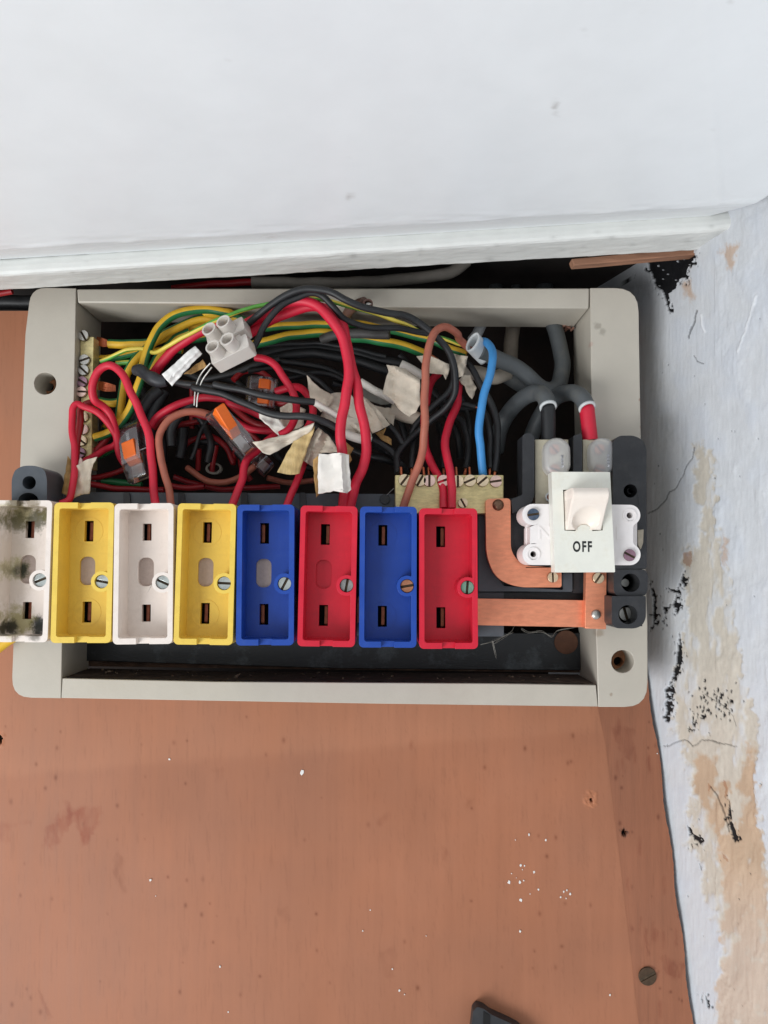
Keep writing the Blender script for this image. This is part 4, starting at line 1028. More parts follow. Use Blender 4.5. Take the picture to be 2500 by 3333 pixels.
wire('red_wire', 'short red wire stub looping below the two-lever connector', z4((140, 515), (220, 540), (320, 500), (370, 440)), [6, 4, 3], 11, 'redold')
wire('red_wire', 'red wire arching across behind the black pair to the white sleeve', A((1020, 1010), (1060, 950), (1140, 895), (1280, 835), (1420, 818), (1560, 835)) + Bc((300, 850), (400, 885), (500, 930), (560, 960)), [10, 5, 2, 0, -3], 12.5, 'red')
wire('red_wire', 'dim red wire passing behind the brown loop at the left of centre', A((1010, 1060), (1060, 990), (1140, 935), (1240, 915), (1380, 945), (1450, 955)), [12, 9, 8], 11, 'redold')
wire('red_wire', 'red wire leaving the slanted lever connector towards the tape bundle', z3((900, 500), (1000, 560), (1100, 600), (1250, 630), (1440, 640)), [6, 4, 2], 11.5, 'red')
wire('red_wire', 'red wire from the white tape flag down to the second yellow fuse holder', z3((1480, 660), (1380, 730), (1180, 905), (1070, 1000), (1010, 1150), (985, 1300), (930, 1450), (850, 1640)), [0, -4, -8, -12, -15], 13, 'red')
wire('red_wire', 'red wire from under the browned tape down to the first blue fuse holder', z4((520, 1080), (470, 1180), (405, 1330), (340, 1490), (270, 1660)), [-4, -10, -15], 12, 'red')
for p, lab in ((z3((310, 60), (310, 300), (314, 600)), 'short dark red wire standing upright left of the slanted connector'), (z3((640, 830), (610, 980), (580, 1180)), 'dark red wire going into a white grommet at the back of the box'), (z3((900, 850), (880, 980), (870, 1080)), 'dark red wire deep behind the slanted lever connector'), (z3((405, 880), (400, 1000), (392, 1160)), 'dark red wire deep in the box left of the white grommet')):
    wire('red_wire', lab, p, [20, 24], 8.5, 'redold')
wire('red_wire', 'dull red wire on the floor of the box above the clean white holder', z3((0, 1370), (150, 1395), (330, 1400), (480, 1380)), 18, 10, 'redold')
wire('red_wire', 'red wire passing behind the long brown wire to the right-hand red holder', z5((760, 380), (690, 450), (640, 600), (610, 800), (600, 1000), (615, 1180), (660, 1320), (740, 1470), (800, 1620), (810, 1840)), [14, 10, 4, 0, -6, -12, -16], 13, 'red')
wire('red_wire', 'red wire in an S bend into the right-hand red fuse holder', z5((975, 480), (970, 600), (950, 730), (890, 880), (840, 1030), (828, 1180), (850, 1320), (885, 1450), (895, 1600), (900, 1840)), [10, 4, -4, -10, -14, -17], 13.5, 'red')
# brown
wire('brown_wire', 'long brown wire arching out of the white cut sheath to the second blue holder', z5((1160, 165), (1080, 110), (980, 20)) + Cc((600, 385), (520, 342), (455, 370), (412, 450), (388, 600), (378, 800), (378, 1000), (368, 1150), (332, 1290), (275, 1430), (232, 1565)), [6, 0, -6, -14, -18, -20, -20, -18, -17, -16], 13, 'brown')
wire('brown_wire', 'brown wire arching from the slanted connector to the clean white fuse holder', A((1470, 965), (1430, 938), (1340, 915), (1230, 922), (1135, 970), (1078, 1080), (1080, 1200), (1112, 1330), (1142, 1450), (1155, 1545)), [-2, -6, -10, -12, -14, -15], 12, 'brown')
wire('brown_wire', 'dull brown wire sagging low behind the slanted connector', z3((250, 1130), (330, 1195), (450, 1270), (580, 1325), (750, 1330), (930, 1270), (1090, 1165), (1180, 1085)), [18, 14, 10, 4], 10.5, 'brown')
# earth, yellow and green
wire('earth_wire', 'thick earth wire lying level at the top of the earth bar', z1((555, 700), (800, 705), (1060, 695), (1250, 640), (1480, 540), (1700, 470)) + Bc((150, 300), (420, 330)), [12, 12, 14, 16], 15, 'earth', stripe=.26, phase=-2.1)
wire('earth_wire', 'thick earth wire sweeping in a big curve past the black knot', A((640, 1088), (720, 1060), (800, 1010), (868, 905), (915, 800), (950, 690), (975, 570), (1010, 460), (1070, 350), (1150, 275), (1270, 232), (1400, 225), (1560, 250)) + Bc((150, 245), (300, 270), (450, 310)), [6, 4, 2, 0, 2, 4, 6, 8], 14.5, 'earth', stripe=.22, phase=.55)
wire('earth_wire', 'earth wire with the green stripe outside, curving beside the sweeping one', A((800, 1000), (812, 900), (825, 780), (845, 690), (885, 600), (950, 525), (1040, 440), (1150, 370), (1300, 300), (1450, 285), (1600, 310)), [10, 8, 8, 8, 9, 10], 14, 'earth', stripe=.25, phase=-2.1)
wire('earth_wire', 'thin pale earth wire running right across the top of the box', A((680, 572), (770, 535), (860, 493), (960, 488), (1040, 515), (1130, 472), (1250, 402), (1380, 335), (1500, 280), (1620, 232)) + Bc((430, 220), (590, 178), (760, 148), (900, 150), (1050, 185), (1200, 225), (1350, 270), (1480, 320), (1600, 375)) + Cc((500, 420), (620, 455), (740, 468)), [8, 4, 0, -8, -12, -12, -14, -12, -10, -8, -4, 4], 7, 'thin_earth', stripe=.5, twist=60)
wire('earth_wire', 'thick earth wire running behind the red arch in the middle', Bc((440, 470), (560, 435), (720, 398), (880, 382), (1000, 385), (1120, 412), (1260, 425), (1400, 450), (1560, 495), (1659, 540)), [10, 8, 8, 8, 10], 15, 'earth', stripe=.26, phase=.35)
wire('earth_wire', 'upper earth wire running behind the red arch', Bc((420, 360), (560, 345), (720, 330), (880, 325), (1040, 322), (1200, 325), (1350, 355)) + Cc((250, 385), (420, 430), (560, 490), (660, 525)), [8, 7, 7, 8, 6], 13, 'earth', stripe=.26, phase=.35)
wire('earth_wire', 'short earth wire bent into the middle of the earth bar', A((672, 840), (720, 850), (790, 850), (830, 830)), [10, 10, 9], 14, 'earth', stripe=.26, phase=-2.1)
wire('earth_wire', 'earth wire in shade behind the thin pale one', z1((440, 900), (560, 900), (700, 870), (850, 830), (1020, 800), (1200, 800), (1350, 770), (1550, 790)), [14, 14, 15], 12, 'earth', stripe=.3, phase=.2)
wire('earth_wire', 'shaded earth wire dropping behind the thick red wire', z1((1130, 1050), (1180, 950), (1260, 830), (1370, 720), (1480, 620), (1659, 540)), [16, 14, 12], 14, 'earth', stripe=.3, phase=4)
wire('green_wire', 'bright green wire end between the earth wires beside the tall red loop', z1((660, 960), (780, 950), (900, 960), (980, 1000)), [16, 15], 9, 'thin_earth', stripe=.9)
wire('green_wire', 'dark green wire low behind the clear connector', z2((470, 1310), (700, 1330), (1000, 1370)), 16, 12, 'green')
wire('green_wire', 'dark green wire behind the crossing red loops', z2((400, 980), (560, 900), (680, 850)), 16, 12, 'green')
wire('yellow_wire', 'yellow wire end poking out at the left under the scorched holder', [(-60, 2150), (-10, 2112), (30, 2082), (70, 2060)], -6, 17, M_yel)
# bare strands
for n_, (pp, lab) in enumerate(((z1((400, 660), (560, 650)), 'bare copper strands at the top end of the earth bar'), (z1((395, 1260), (650, 1255)), 'bare copper strands entering the middle of the earth bar'))):
    root = thing('copper_strands', lab, 'bare wire', P(*pp[0], .012))
    for k in range(7):
        dy = (k - 3) * 4.0 + random.uniform(-1, 1)
        m2 = MB(); tube(m2, spline(wpts([(pp[0][0], pp[0][1] + dy * .9), ((pp[0][0] + pp[1][0]) / 2, pp[0][1] + dy + 6), (pp[1][0], pp[1][1] + dy * .6 + 12)], [12, 11, 12])), .0004, 8); m2.build('strand', M_cuwire, root, smooth=50)

# black
wire('black_wire', 'outer black wire arching highest over the red arch', Bc((400, 350), (500, 262), (600, 180), (720, 112), (850, 82), (960, 97), (1080, 152), (1200, 205), (1350, 242), (1480, 262)) + Cc((330, 305), (440, 392), (520, 475), (570, 580), (588, 700), (575, 800), (520, 890), (420, 970), (330, 1050), (250, 1125), (195, 1205), (195, 1330)), [-14, -20, -24, -26, -26, -24, -20, -16, -12, -10, -6, 0, 4, 2, -6], 11.5, 'black')
wire('black_wire', 'inner black wire of the arch from the lower pole of the connector block', Bc((455, 500), (505, 410), (560, 300), (640, 212), (740, 150), (850, 112), (930, 132), (1000, 200), (1080, 285), (1180, 330), (1300, 345), (1450, 350)) + Cc((330, 372), (440, 405), (530, 490), (565, 600), (575, 700), (530, 790), (430, 880), (330, 985), (265, 1110)), [-18, -20, -22, -23, -22, -18, -14, -8, -4, 0, 2, 4, 8], 10.5, 'black')
wire('black_wire', 'upper black wire from the taped knot to a white tube', A((1130, 690), (1210, 715), (1400, 742), (1560, 760)) + Bc((200, 728), (400, 770), (600, 815), (760, 835), (880, 848)), [-4, -10, -14, -16, -14], 11.5, 'black')
wire('black_wire', 'lower black wire from the taped knot across to the tape bundle', A((1130, 700), (1260, 730), (1360, 745)) + Bc((60, 748), (250, 792), (420, 860), (560, 920), (700, 942), (860, 950), (960, 985), (1040, 1028)), [-2, -8, -12, -15, -17, -14], 12, 'black')
wire('taped_knot', 'lumpy black taped knot where the black pair starts', z1((910, 1060), (980, 1060), (1060, 1120), (1150, 1170), (1250, 1210), (1330, 1200)), [-2, -4, -6, -6], [17, 22, 19, 24, 21, 18], mat('black_tape', (54, 56, 60), .5, var=.2, vscale=200, bump=.5, bscale=260), 'tape')
BK = [(Bc((480, 540), (640, 500), (820, 482), (1000, 490), (1150, 515), (1320, 560), (1480, 590)), 20, 17, 'black wire at the back passing highest behind the red arch'),
      (Bc((470, 600), (640, 545), (820, 515), (1000, 535), (1150, 565), (1280, 605), (1400, 650)), 18, 16, 'black wire at the back ending under the large beige tape flag'),
      (Bc((640, 570), (780, 590), (900, 605), (1000, 640), (1100, 690)), 16, 10, 'thin black wire behind the twin red legs, upper one'),
      (Bc((700, 690), (800, 665), (900, 650), (1000, 665), (1090, 710)), 14, 9, 'thin black wire behind the twin red legs, lower one'),
      (A((1080, 760), (990, 850), (930, 960), (890, 1080), (870, 1180)), 10, 22, 'bunched black wire hanging from the taped knot, left strand'),
      (A((1110, 770), (1060, 870), (1020, 980), (1010, 1100)), 12, 20, 'bunched black wire hanging from the taped knot, right strand'),
      (z3((330, 270), (200, 380), (80, 520), (30, 680), (40, 840)), 6, 15, 'black wire with a squared end left of the brown loop'),
      (z3((520, 480), (430, 640), (370, 850), (300, 1020)), 14, 7, 'thin black wire sloping down deep in the box'),
      (z3((60, 780), (300, 760), (600, 790), (900, 800)), 26, 12, 'black wire lying level deep behind the slanted connector'),
      (z3((200, 600), (190, 800), (150, 1000)), 16, 16, 'black wire deep in the box below the brown loop'),
      (Cc((140, 1005), (190, 1065), (245, 1150)), 2, 9, 'short black wire coming out under the tape bundle, upper one'),
      (Cc((10, 1085), (90, 1130), (160, 1185), (200, 1250)), 2, 11, 'short black wire coming out under the tape bundle, lower one')]
for pp, Yd, r, lab in BK: wire('black_wire', lab, pp, Yd, r, 'black')
MORE = [('red_wire', z3((-20, 620), (120, 560), (300, 520), (520, 500), (700, 560)), 22, 10, 'redold', 'dull red wire deep in the box behind the brown loop, running level'),
        ('red_wire', z3((1100, 560), (1000, 700), (960, 900), (1000, 1150), (1100, 1300)), 24, 10, 'redold', 'dull red wire dropping deep behind the slanted connector'),
        ('red_wire', Bc((330, 700), (400, 640), (500, 640), (600, 720), (640, 830)), 12, 10, 'redold', 'dull red wire curving behind the two-lever connector'),
        ('red_wire', z2((900, 500), (1000, 700), (1080, 950), (1060, 1250)), 20, 10, 'redold', 'dull red wire hanging deep behind the tall red loop'),
        ('red_wire', Bc((240, 780), (330, 880), (420, 960), (520, 1000), (640, 1010)), 14, 11, 'redold', 'dull red wire sloping under the black pair to the tape bundle'),
        ('red_wire', z3((60, 1250), (300, 1330), (700, 1420), (1100, 1400), (1500, 1380)), 26, 9, 'redold', 'dull red wire lying lowest across the back of the box'),
        ('black_wire', Bc((0, 640), (130, 690), (300, 660), (480, 600), (640, 560)), 14, 12, 'black', 'black wire passing under the connector block, highest of those'),
        ('black_wire', Bc((60, 900), (140, 1010), (180, 1130), (160, 1250)), 12, 12, 'black', 'black wire hanging deep left of the brown loop'),
        ('black_wire', Bc((250, 680), (330, 700), (420, 760), (600, 960), (760, 1120), (860, 1280)), 24, 12, 'black', 'black wire slanting down deep behind the two-lever connector'),
        ('black_wire', Bc((880, 1000), (1020, 1110), (1180, 1190), (1330, 1230), (1430, 1260)), 10, 11, 'black', 'black wire crossing low behind the twin red legs'),
        ('black_wire', Bc((1000, 720), (1150, 760), (1330, 820), (1450, 960), (1500, 1100)), 16, 11, 'black', 'black wire behind the white tubes right of the twin red legs'),
        ('black_wire', z5((330, 180), (560, 420), (760, 640), (960, 760), (1120, 760)), 20, 11, 'black', 'black wire deep behind the long brown wire, sloping to the blue one'),
        ('black_wire', z5((700, 560), (820, 800), (960, 1050), (990, 1300)), 24, 11, 'black', 'black wire deep behind the S-shaped red wire'),
        ('black_wire', A((930, 700), (980, 820), (1040, 950), (1090, 1100), (1100, 1250)), 16, 14, 'black', 'black wire hanging behind the earth wires below the knot'),
        ('earth_wire', z1((1240, 620), (1420, 600), (1560, 640), (1800, 640), (2100, 560)), 18, 11, 'earth', 'shaded earth wire behind the connector block'),
        ('earth_wire', A((690, 1010), (760, 1040), (860, 1120), (900, 1240), (880, 1350)), 20, 10, 'earth', 'shaded earth wire hanging behind the crossing red loops')]
MORE += [('black_wire', Bc((520, 470), (700, 455), (900, 450), (1050, 470), (1200, 500), (1360, 540)), 14, 8, 'black', 'thin black wire just under the thick earth wire behind the red arch'),
        ('black_wire', Bc((430, 640), (600, 620), (760, 640), (900, 700), (1000, 790)), 10, 8, 'black', 'thin black wire above the two-lever connector'),
        ('black_wire', Bc((200, 900), (260, 1000), (330, 1090), (440, 1150), (560, 1180)), 18, 8, 'black', 'thin black wire curling under the slanted connector'),
        ('black_wire', Bc((60, 960), (150, 1060), (260, 1120), (380, 1220), (420, 1330)), 22, 9, 'black', 'thin black wire deep behind the white grommet'),
        ('black_wire', Bc((560, 1130), (640, 1220), (760, 1280), (900, 1300)), 20, 10, 'black', 'black wire in the shade behind the browned tape'),
        ('red_wire', Bc((120, 1000), (210, 940), (330, 960), (430, 1040), (520, 1130)), 18, 9, 'redold', 'dull red wire looping deep under the slanted connector'),
        ('red_wire', Bc((-40, 1180), (60, 1100), (180, 1080), (280, 1150), (330, 1260)), 22, 9, 'redold', 'dull red wire looping deep between the brown loop and grommet'),
        ('brown_wire', Bc((560, 1360), (700, 1390), (850, 1380), (980, 1350)), 22, 9, 'brown', 'dull brown wire lying at the back above the first blue holder'),
        ('black_wire', z5((60, 1160), (200, 1240), (330, 1330), (420, 1450)), 8, 9, 'black', 'thin black wire reaching the left end of the neutral bar'),
        ('black_wire', z5((1000, 620), (1060, 800), (1090, 1000), (1080, 1300)), 16, 8, 'black', 'thin black wire hanging behind the blue wire')]
for nm, pp, Yd, r, kd, lab in MORE: wire(nm, lab, pp, [Yd, Yd + 3, Yd - 2, Yd], r, kd, stripe=.4, phase=.3)
# black wires into the neutral bar
NBK = [(Cc((560, 930), (625, 965), (660, 1060), (672, 1190), (655, 1300)), [14, 6, -6], 10, 'black neutral wire curving into the middle of the brass bar'),
       (Cc((660, 570), (720, 660), (770, 760), (830, 860), (862, 960), (872, 1080), (862, 1220), (852, 1320)), [6, 2, 0, -4, -8], 11, 'black neutral wire right of the blue one, outer'),
       (Cc((740, 860), (800, 950), (822, 1060), (822, 1200), (818, 1300)), [8, 0, -7], 10, 'black neutral wire right of the blue one, inner'),
       (Cc((520, 850), (640, 860), (720, 880)), 8, 9, 'short black wire crossing behind the blue one'),
       (Cc((330, 1040), (300, 1150), (290, 1300)), [10, -2], 10, 'black neutral wire hidden behind the long brown wire'),
       (Cc((470, 1000), (500, 1120), (505, 1300)), [14, -4], 10, 'black neutral wire behind the S-shaped red wire')]
for pp, Yd, r, lab in NBK: wire('neutral_wire', lab, pp, Yd, r, 'black', ends='end')
TIPL = ('bare copper wire tip at the left end of the neutral bar', 'bare copper wire tip left of the crossing red wire at the neutral bar', 'bare copper wire tip right of the long brown wire at the neutral bar', 'bare copper wire tip right of the S-shaped red wire', 'bare copper wire tip near the blue wire at the neutral bar')
for q, x in enumerate((218, 370, 405, 590, 680)):
    m2 = MB(); tube(m2, spline(wpts(Cc((x, 1290), (x + 4, 1350)), [-6, -8])), .0006, 8)
    tag(m2.build('copper_tip', M_cuwire, smooth=50), TIPL[q], 'bare wire', 'bare copper tips in the neutral bar')
wire('blue_wire', 'blue wire from the white cut sheath down to the brass neutral bar', Cc((735, 440), (780, 440), (820, 470), (838, 540), (828, 630), (800, 720), (768, 850), (748, 980), (750, 1120), (764, 1250), (772, 1345)), [6, 0, -8, -12, -14, -14, -12, -9], 13.5, 'blue')
wire('taped_stub', 'dark taped cable stub lying across the top earth wires', Bc((930, 425), (1000, 400), (1100, 385), (1250, 388), (1385, 392)), [6, 0, -4], 16, mat('dark_stub', (62, 60, 58), .6, var=.2, vscale=200, bump=.4, bscale=300), 'cable')
wire('cable_stub', 'brown cable stub with a bright cut end at the top rail', Bc((1090, 270), (1120, 225), (1170, 190), (1215, 172)), [6, -4, -10], 17, mat('dark_brown_sheath', (92, 66, 56), .5, var=.2, vscale=200), 'cable')
L = Loc(*Bc((1238, 176))[0], -.012); mb = MB(); v, f = prism([circ(0, 0, 17, 20, ry=13), circ(2, 0, 12, 18, ry=8)], -3, 0); mb.add(L.map(v), f)
v, f = prism([circ(3, 2, 9, 12, ry=5)], -3, -1.2); mb.add(L.map(v), f, 1)
tag(mb.build('cable_ring', [mat('dark_brown_ring', (84, 58, 50), .5, var=.2), M_steel], smooth=35), 'oval brown cut cable ring with a metal glint at the top rail', 'cable end')

# grey sheathed cables and the two tails
sh = wire('grey_cable', 'grey flat cable with a white cut mouth feeding the blue and brown wires', Cc((745, 500), (800, 525), (880, 560), (970, 600), (1060, 660), (1130, 725), (1190, 765), (1240, 765), (1285, 720), (1305, 640), (1300, 520), (1270, 400), (1240, 300)), [2, 8, 12, 14, 16, 20, 24, 26], 27, 'sheath', 'cable')
mb = MB(); tube(mb, [p for p in spline(wpts(Cc((700, 440), (745, 490), (790, 535)), [-3, 2, 6]))], 28 * spx(0), 20, flat=(.7, 1.25), cap=False)
so = mb.build('cut_sheath', M_cut, smooth=50); sm = so.modifiers.new('wall', 'SOLIDIFY'); sm.thickness = .0006
tag(so, 'white cut mouth of the grey cable behind the blue wire', 'cable end')
wire('grey_cable', 'grey cable running up the back of the box at the top right', Cc((1150, 790), (1000, 700), (900, 640), (820, 600)), [30, 30], 30, 'sheath', 'cable')
def tail(label, path, Y, r, inner, Yi, ri, kind, lab2):
    pts = spline(wpts(path, Y)); mb = MB(); tube(mb, pts, r * spx(np.mean(Y) * .001), 22, cap=False)
    root = thing('supply_tail', label, 'cable', pts[0])
    so = mb.build('sheath', M_sheath, root, smooth=60); sm = so.modifiers.new('wall', 'SOLIDIFY'); sm.thickness = .0011; sm.offset = -1
    # the pale cut lip
    mb = MB(); e = pts[-1]; t_ = (pts[-1] - pts[-3]).normalized(); tube(mb, [e - t_ * .0006, e + t_ * .0005], r * spx(np.mean(Y) * .001) * 1.015, 22, cap=False)
    lo = mb.build('cut_lip', M_cut, root, smooth=60); sm = lo.modifiers.new('wall', 'SOLIDIFY'); sm.thickness = .0009; sm.offset = -1
    mb = MB(); tube(mb, spline(wpts(inner, Yi)), ri * spx(-.008), 20); mb.build('insulated_core', KIND[kind], root, smooth=60)
tail('black cored supply tail in a thick grey sheath above the switch', Cc((860, 1180), (890, 1020), (960, 900), (1060, 810), (1140, 785), (1190, 815), (1212, 880)), [24, 18, 12, 4, -2, -8, -11], 27, Cc((1180, 810), (1205, 860), (1212, 950), (1212, 1110)), [-4, -9, -10, -10], 24, 'black', '')
tail('red cored supply tail in a thick grey sheath at the right stile', Cc((1080, 1130), (1130, 1000), (1200, 880), (1290, 800), (1380, 785), (1440, 820), (1475, 885)), [24, 20, 14, 4, -3, -9, -12], 27, Cc((1440, 815), (1468, 870), (1480, 960), (1496, 1105)), [-6, -10, -11, -11], 24.5, 'red', '')
wire('grey_cable', 'pale cable hanging behind the top rail above the blue wire', Cc((975, 330), (965, 420), (955, 560)), [34, 34], 24, mat('tan_sheath', (120, 110, 98), .7, var=.2, vscale=120), 'cable')
wire('grey_cable', 'short pale cable end behind the top rail left of the blue wire', Cc((760, 330), (730, 390), (700, 430)), [32, 30], 18, 'light', 'cable')
wire('beige_cable', 'pale beige cable behind the blue wire', Cc((640, 640), (740, 655), (850, 680), (940, 650)), [14, 16, 20], 24, mat('beige_sheath', (178, 168, 154), .65, var=.08, vscale=150, dirt=(130, 112, 90), dirt_amt=.4), 'cable')
# cables in the gap above the frame
wire('grey_cable', 'grey cable lying on top of the frame under the white ledge', [(820, 918), (1000, 922), (1200, 918), (1350, 905), (1470, 885), (1520, 850)], [14, 14, 16], 20, mat('dusty_sheath', (128, 122, 114), .7, var=.12, vscale=120, dirt=(90, 80, 70), dirt_amt=.4), 'cable')
wire('red_cable', 'red cable lying on top of the frame under the white ledge', [(560, 940), (660, 928), (760, 921), (822, 918)], [14, 14], 12, 'redold', 'cable')
wire('red_cable', 'tip of red cable at the left edge under the white ledge', [(-60, 972), (0, 955), (40, 948)], [12, 12], 10, 'redold', 'cable')
for x, lab, r in ((1615, 'grey cable hanging in the dark gap, left of three', 22), (1680, 'grey cable hanging in the dark gap, middle of three', 16), (1775, 'grey cable hanging in the dark gap, right of three', 28)):
    wire('grey_cable', lab, [(x + 6, 780), (x, 880), (x - 4, 1010)], [62, 62], r, 'sheath', 'cable')
wire('black_cable', 'black cable lying along the top of the board at the left edge', [(-80, 985), (20, 985), (110, 985)], [38, 38], 24, 'black', 'cable')

# white sleeves, tubes
def sleeve(label, path, Y, r, m=None):
    return wire('cable_sleeve', label, path, Y, r, m or M_tape, 'sleeve')
sleeve('white tube on the end of the upper black wire in the tape bundle', Bc((870, 845), (940, 885), (1045, 952)), [-14, -12], 11)
sleeve('white tube low in the tape bundle behind the right red leg', Bc((1080, 1058), (1150, 1085), (1262, 1112)), [-4, -4], 15)
sleeve('white tube right of the twin red legs, reaching under the beige flag', Bc((1185, 710), (1290, 770), (1425, 845)), [2, 4], 13)
sleeve('white tube above the large beige tape flag', Bc((1462, 590), (1530, 625), (1610, 668)), [2, 4], 14)
sleeve('grey-white tube below the large beige tape flag', Bc((1390, 900), (1480, 935), (1600, 965)), [6, 8], 22, M_tapeold)
# thin grey strands hanging from the connector block
for q, pp in enumerate((Bc((176, 585), (120, 650), (75, 760), (68, 870)), Bc((186, 612), (130, 690), (95, 780), (85, 880)))):
    wire('bare_strand', ('outer' if q == 0 else 'inner') + ' thin grey bare strand hanging from the connector block', pp, [-14, -8], 3.2, M_steel, 'bare wire', sides=8)
wire('bare_strand', 'bare copper wire tip behind the black arch near the beige flags', Cc((420, 532), (500, 592)), [0, 2], 5.5, M_cuwire, 'bare wire', sides=8)

# ------------------------------------------------------------------ paper tape flags
def flag(label, poly, Y, m=None, curl=1.6, seed=0, tilt=(0, 0), ridge=None):
    rs = random.Random(seed + len(label)); m = m or M_tape
    cx = sum(p[0] for p in poly) / len(poly); cy = sum(p[1] for p in poly) / len(poly)
    bm = bmesh.new()
    pts = []
    n = len(poly)
    for i in range(n):
        (x0, y0), (x1, y1) = poly[i], poly[(i + 1) % n]
        k = max(1, int(math.hypot(x1 - x0, y1 - y0) / 12))
        for j in range(k):
            t = j / k; a = rs.uniform(-1.6, 1.6)
            pts.append((x0 + (x1 - x0) * t + a, y0 + (y1 - y0) * t + rs.uniform(-1.6, 1.6)))
    tris = tessellate_polygon([[Vector((x, y, 0)) for x, y in pts]])
    vs = [bm.verts.new((x, y, 0)) for x, y in pts]
    for t in tris:
        try: bm.faces.new([vs[i] for i in t])
        except ValueError: pass
    for _ in range(3):
        es = [e for e in bm.edges if e.calc_length() > 9]
        if es: bmesh.ops.subdivide_edges(bm, edges=es, cuts=1, use_grid_fill=False)
        bmesh.ops.triangulate(bm, faces=bm.faces[:])
    ang = rs.uniform(0, math.pi); ph = rs.uniform(0, 6)
    R0 = max(math.hypot(x - cx, y - cy) for x, y in poly)
    bm.verts.index_update()
    out = []
    for v in bm.verts:
        x, y = v.co.x - cx, v.co.y - cy
        q = (x * math.cos(ang) + y * math.sin(ang)) / R0; q2 = (-x * math.sin(ang) + y * math.cos(ang)) / R0
        wv = curl * (q * q * 1.2 + .35 * math.sin(q * 5 + ph) + .2 * math.sin(q2 * 7 + ph * 2) + .14 * math.sin(q * 13 + q2 * 4 + ph) + .10 * math.sin(q2 * 17 - q * 6)) + tilt[0] * x / R0 + tilt[1] * y / R0
        for (xa_, ya_), (xb_, yb_), wd_, h_ in (ridge or ()):
            L_ = math.hypot(xb_ - xa_, yb_ - ya_); dd = abs((v.co.x - xa_) * (yb_ - ya_) - (v.co.y - ya_) * (xb_ - xa_)) / L_
            wv += h_ * math.exp(-(dd / wd_) ** 2)
        out.append(P(v.co.x, v.co.y, (Y - wv) * .001))
    fs = [tuple(v.index for v in f.verts) for f in bm.faces]; bm.free()
    mb = MB(); mb.add(out, fs); o = mb.build('tape_flag', m, smooth=40)
    sm = o.modifiers.new('thickness', 'SOLIDIFY'); sm.thickness = .00025
    return tag(o, label, 'tape', 'paper tape flags on the wires')
flag('clean white tape flag folded on the black taped knot', A((1090, 662), (1200, 570), (1318, 468), (1365, 520), (1260, 630), (1165, 740)), -16, mat('bright_tape', (232, 230, 226), .6, var=.02, vscale=200, bump=.2, bscale=500), 1.2, ridge=[(*A((1130, 700), (1340, 490)), 9, 2.2)])
flag('brown scrap of tape behind the clean white flag', A((1240, 660), (1370, 560), (1400, 610), (1290, 660)), -10, M_tapebr, 1)
flag('torn browned tape flag right of the left red wire', px('6', (1040, 150), (1180, 60), (1315, 28), (1262, 130), (1230, 270), (1215, 522), (1090, 545), (955, 612), (1000, 400)), -12, mat('stained_tape', (212, 198, 178), .7, var=.1, vscale=200, stretch=(3, 1, .7), bump=.4, bscale=500, dirt=(140, 100, 56), dirt_amt=.6), 2.4)
flag('torn browned tape edge left of the left red wire', px('6', (915, 20), (890, 180), (870, 330), (840, 520), (925, 570), (960, 300), (985, 100)), -9, M_tapebr, 1.4)
flag('white tape wrapped round the end of the arching red wire', Bc((500, 922), (560, 915), (640, 962), (705, 1050), (650, 1085), (590, 1030), (505, 955)), -9, M_tape, 1.6)
flag('broad cream tape tongue pointing left below the slanted connector', Bc((460, 1120), (560, 1100), (680, 1070), (800, 1020), (880, 985), (860, 1040), (760, 1105), (660, 1160), (580, 1205), (530, 1192)), -13, mat('cream_tape', (214, 202, 184), .7, var=.04, vscale=200, bump=.2, bscale=500), 2.4, ridge=[(*Bc((500, 1160), (860, 1010)), 10, 1.8)])
flag('browned glue side of a tape flag above the first blue holder', Bc((830, 1060), (882, 1010), (860, 1090), (805, 1240), (780, 1332), (690, 1338), (625, 1324), (690, 1200), (740, 1110)), -15, mat('glue_tape', (206, 178, 122), .6, var=.14, vscale=240, stretch=(3, 1, .6), bump=.4, bscale=500, dirt=(128, 92, 36), dirt_amt=.7), 2)
flag('beige tape flag between the browned one and the big white one', Bc((800, 1240), (840, 1130), (880, 1050), (905, 1022), (970, 1065), (1045, 1185), (930, 1192), (905, 1205), (888, 1290), (865, 1285)), -10, M_tapeold, 2.2, ridge=[(*Bc((830, 1240), (930, 1030)), 9, 2.2), (*Bc((880, 1260), (970, 1070)), 7, -1.2)])
flag('big white tape flag wrapped round the left leg of the red arch', Bc((905, 1200), (970, 1198), (1030, 1188), (1112, 1202), (1118, 1330), (1126, 1440), (1100, 1462), (1010, 1448), (905, 1468), (900, 1300)), -24, mat('bright_flag', (226, 220, 212), .65, var=.03, vscale=260, bump=.3, bscale=420, dirt=(170, 140, 110), dirt_amt=.2), 1.2, ridge=[(*Bc((1050, 1190), (1070, 1460)), 16, 2.6), (*Bc((1090, 1300), (1100, 1460)), 7, -1.4)])
flag('brown curled edge behind the big white tape flag', Bc((868, 1240), (905, 1208), (912, 1468), (890, 1496), (876, 1350)), -18, M_tapebr, 1)
flag('brown tape corner showing right of the big white flag', Bc((1085, 1110), (1140, 1160), (1118, 1200), (1130, 1240), (1110, 1270), (1080, 1200)), -13, M_tapebr, 1)
flag('pointed beige tape flag standing up left of the twin red legs', Bc((828, 665), (880, 722), (940, 770), (1015, 812), (990, 862), (922, 918), (850, 832)), -6, M_tapeold, 2)
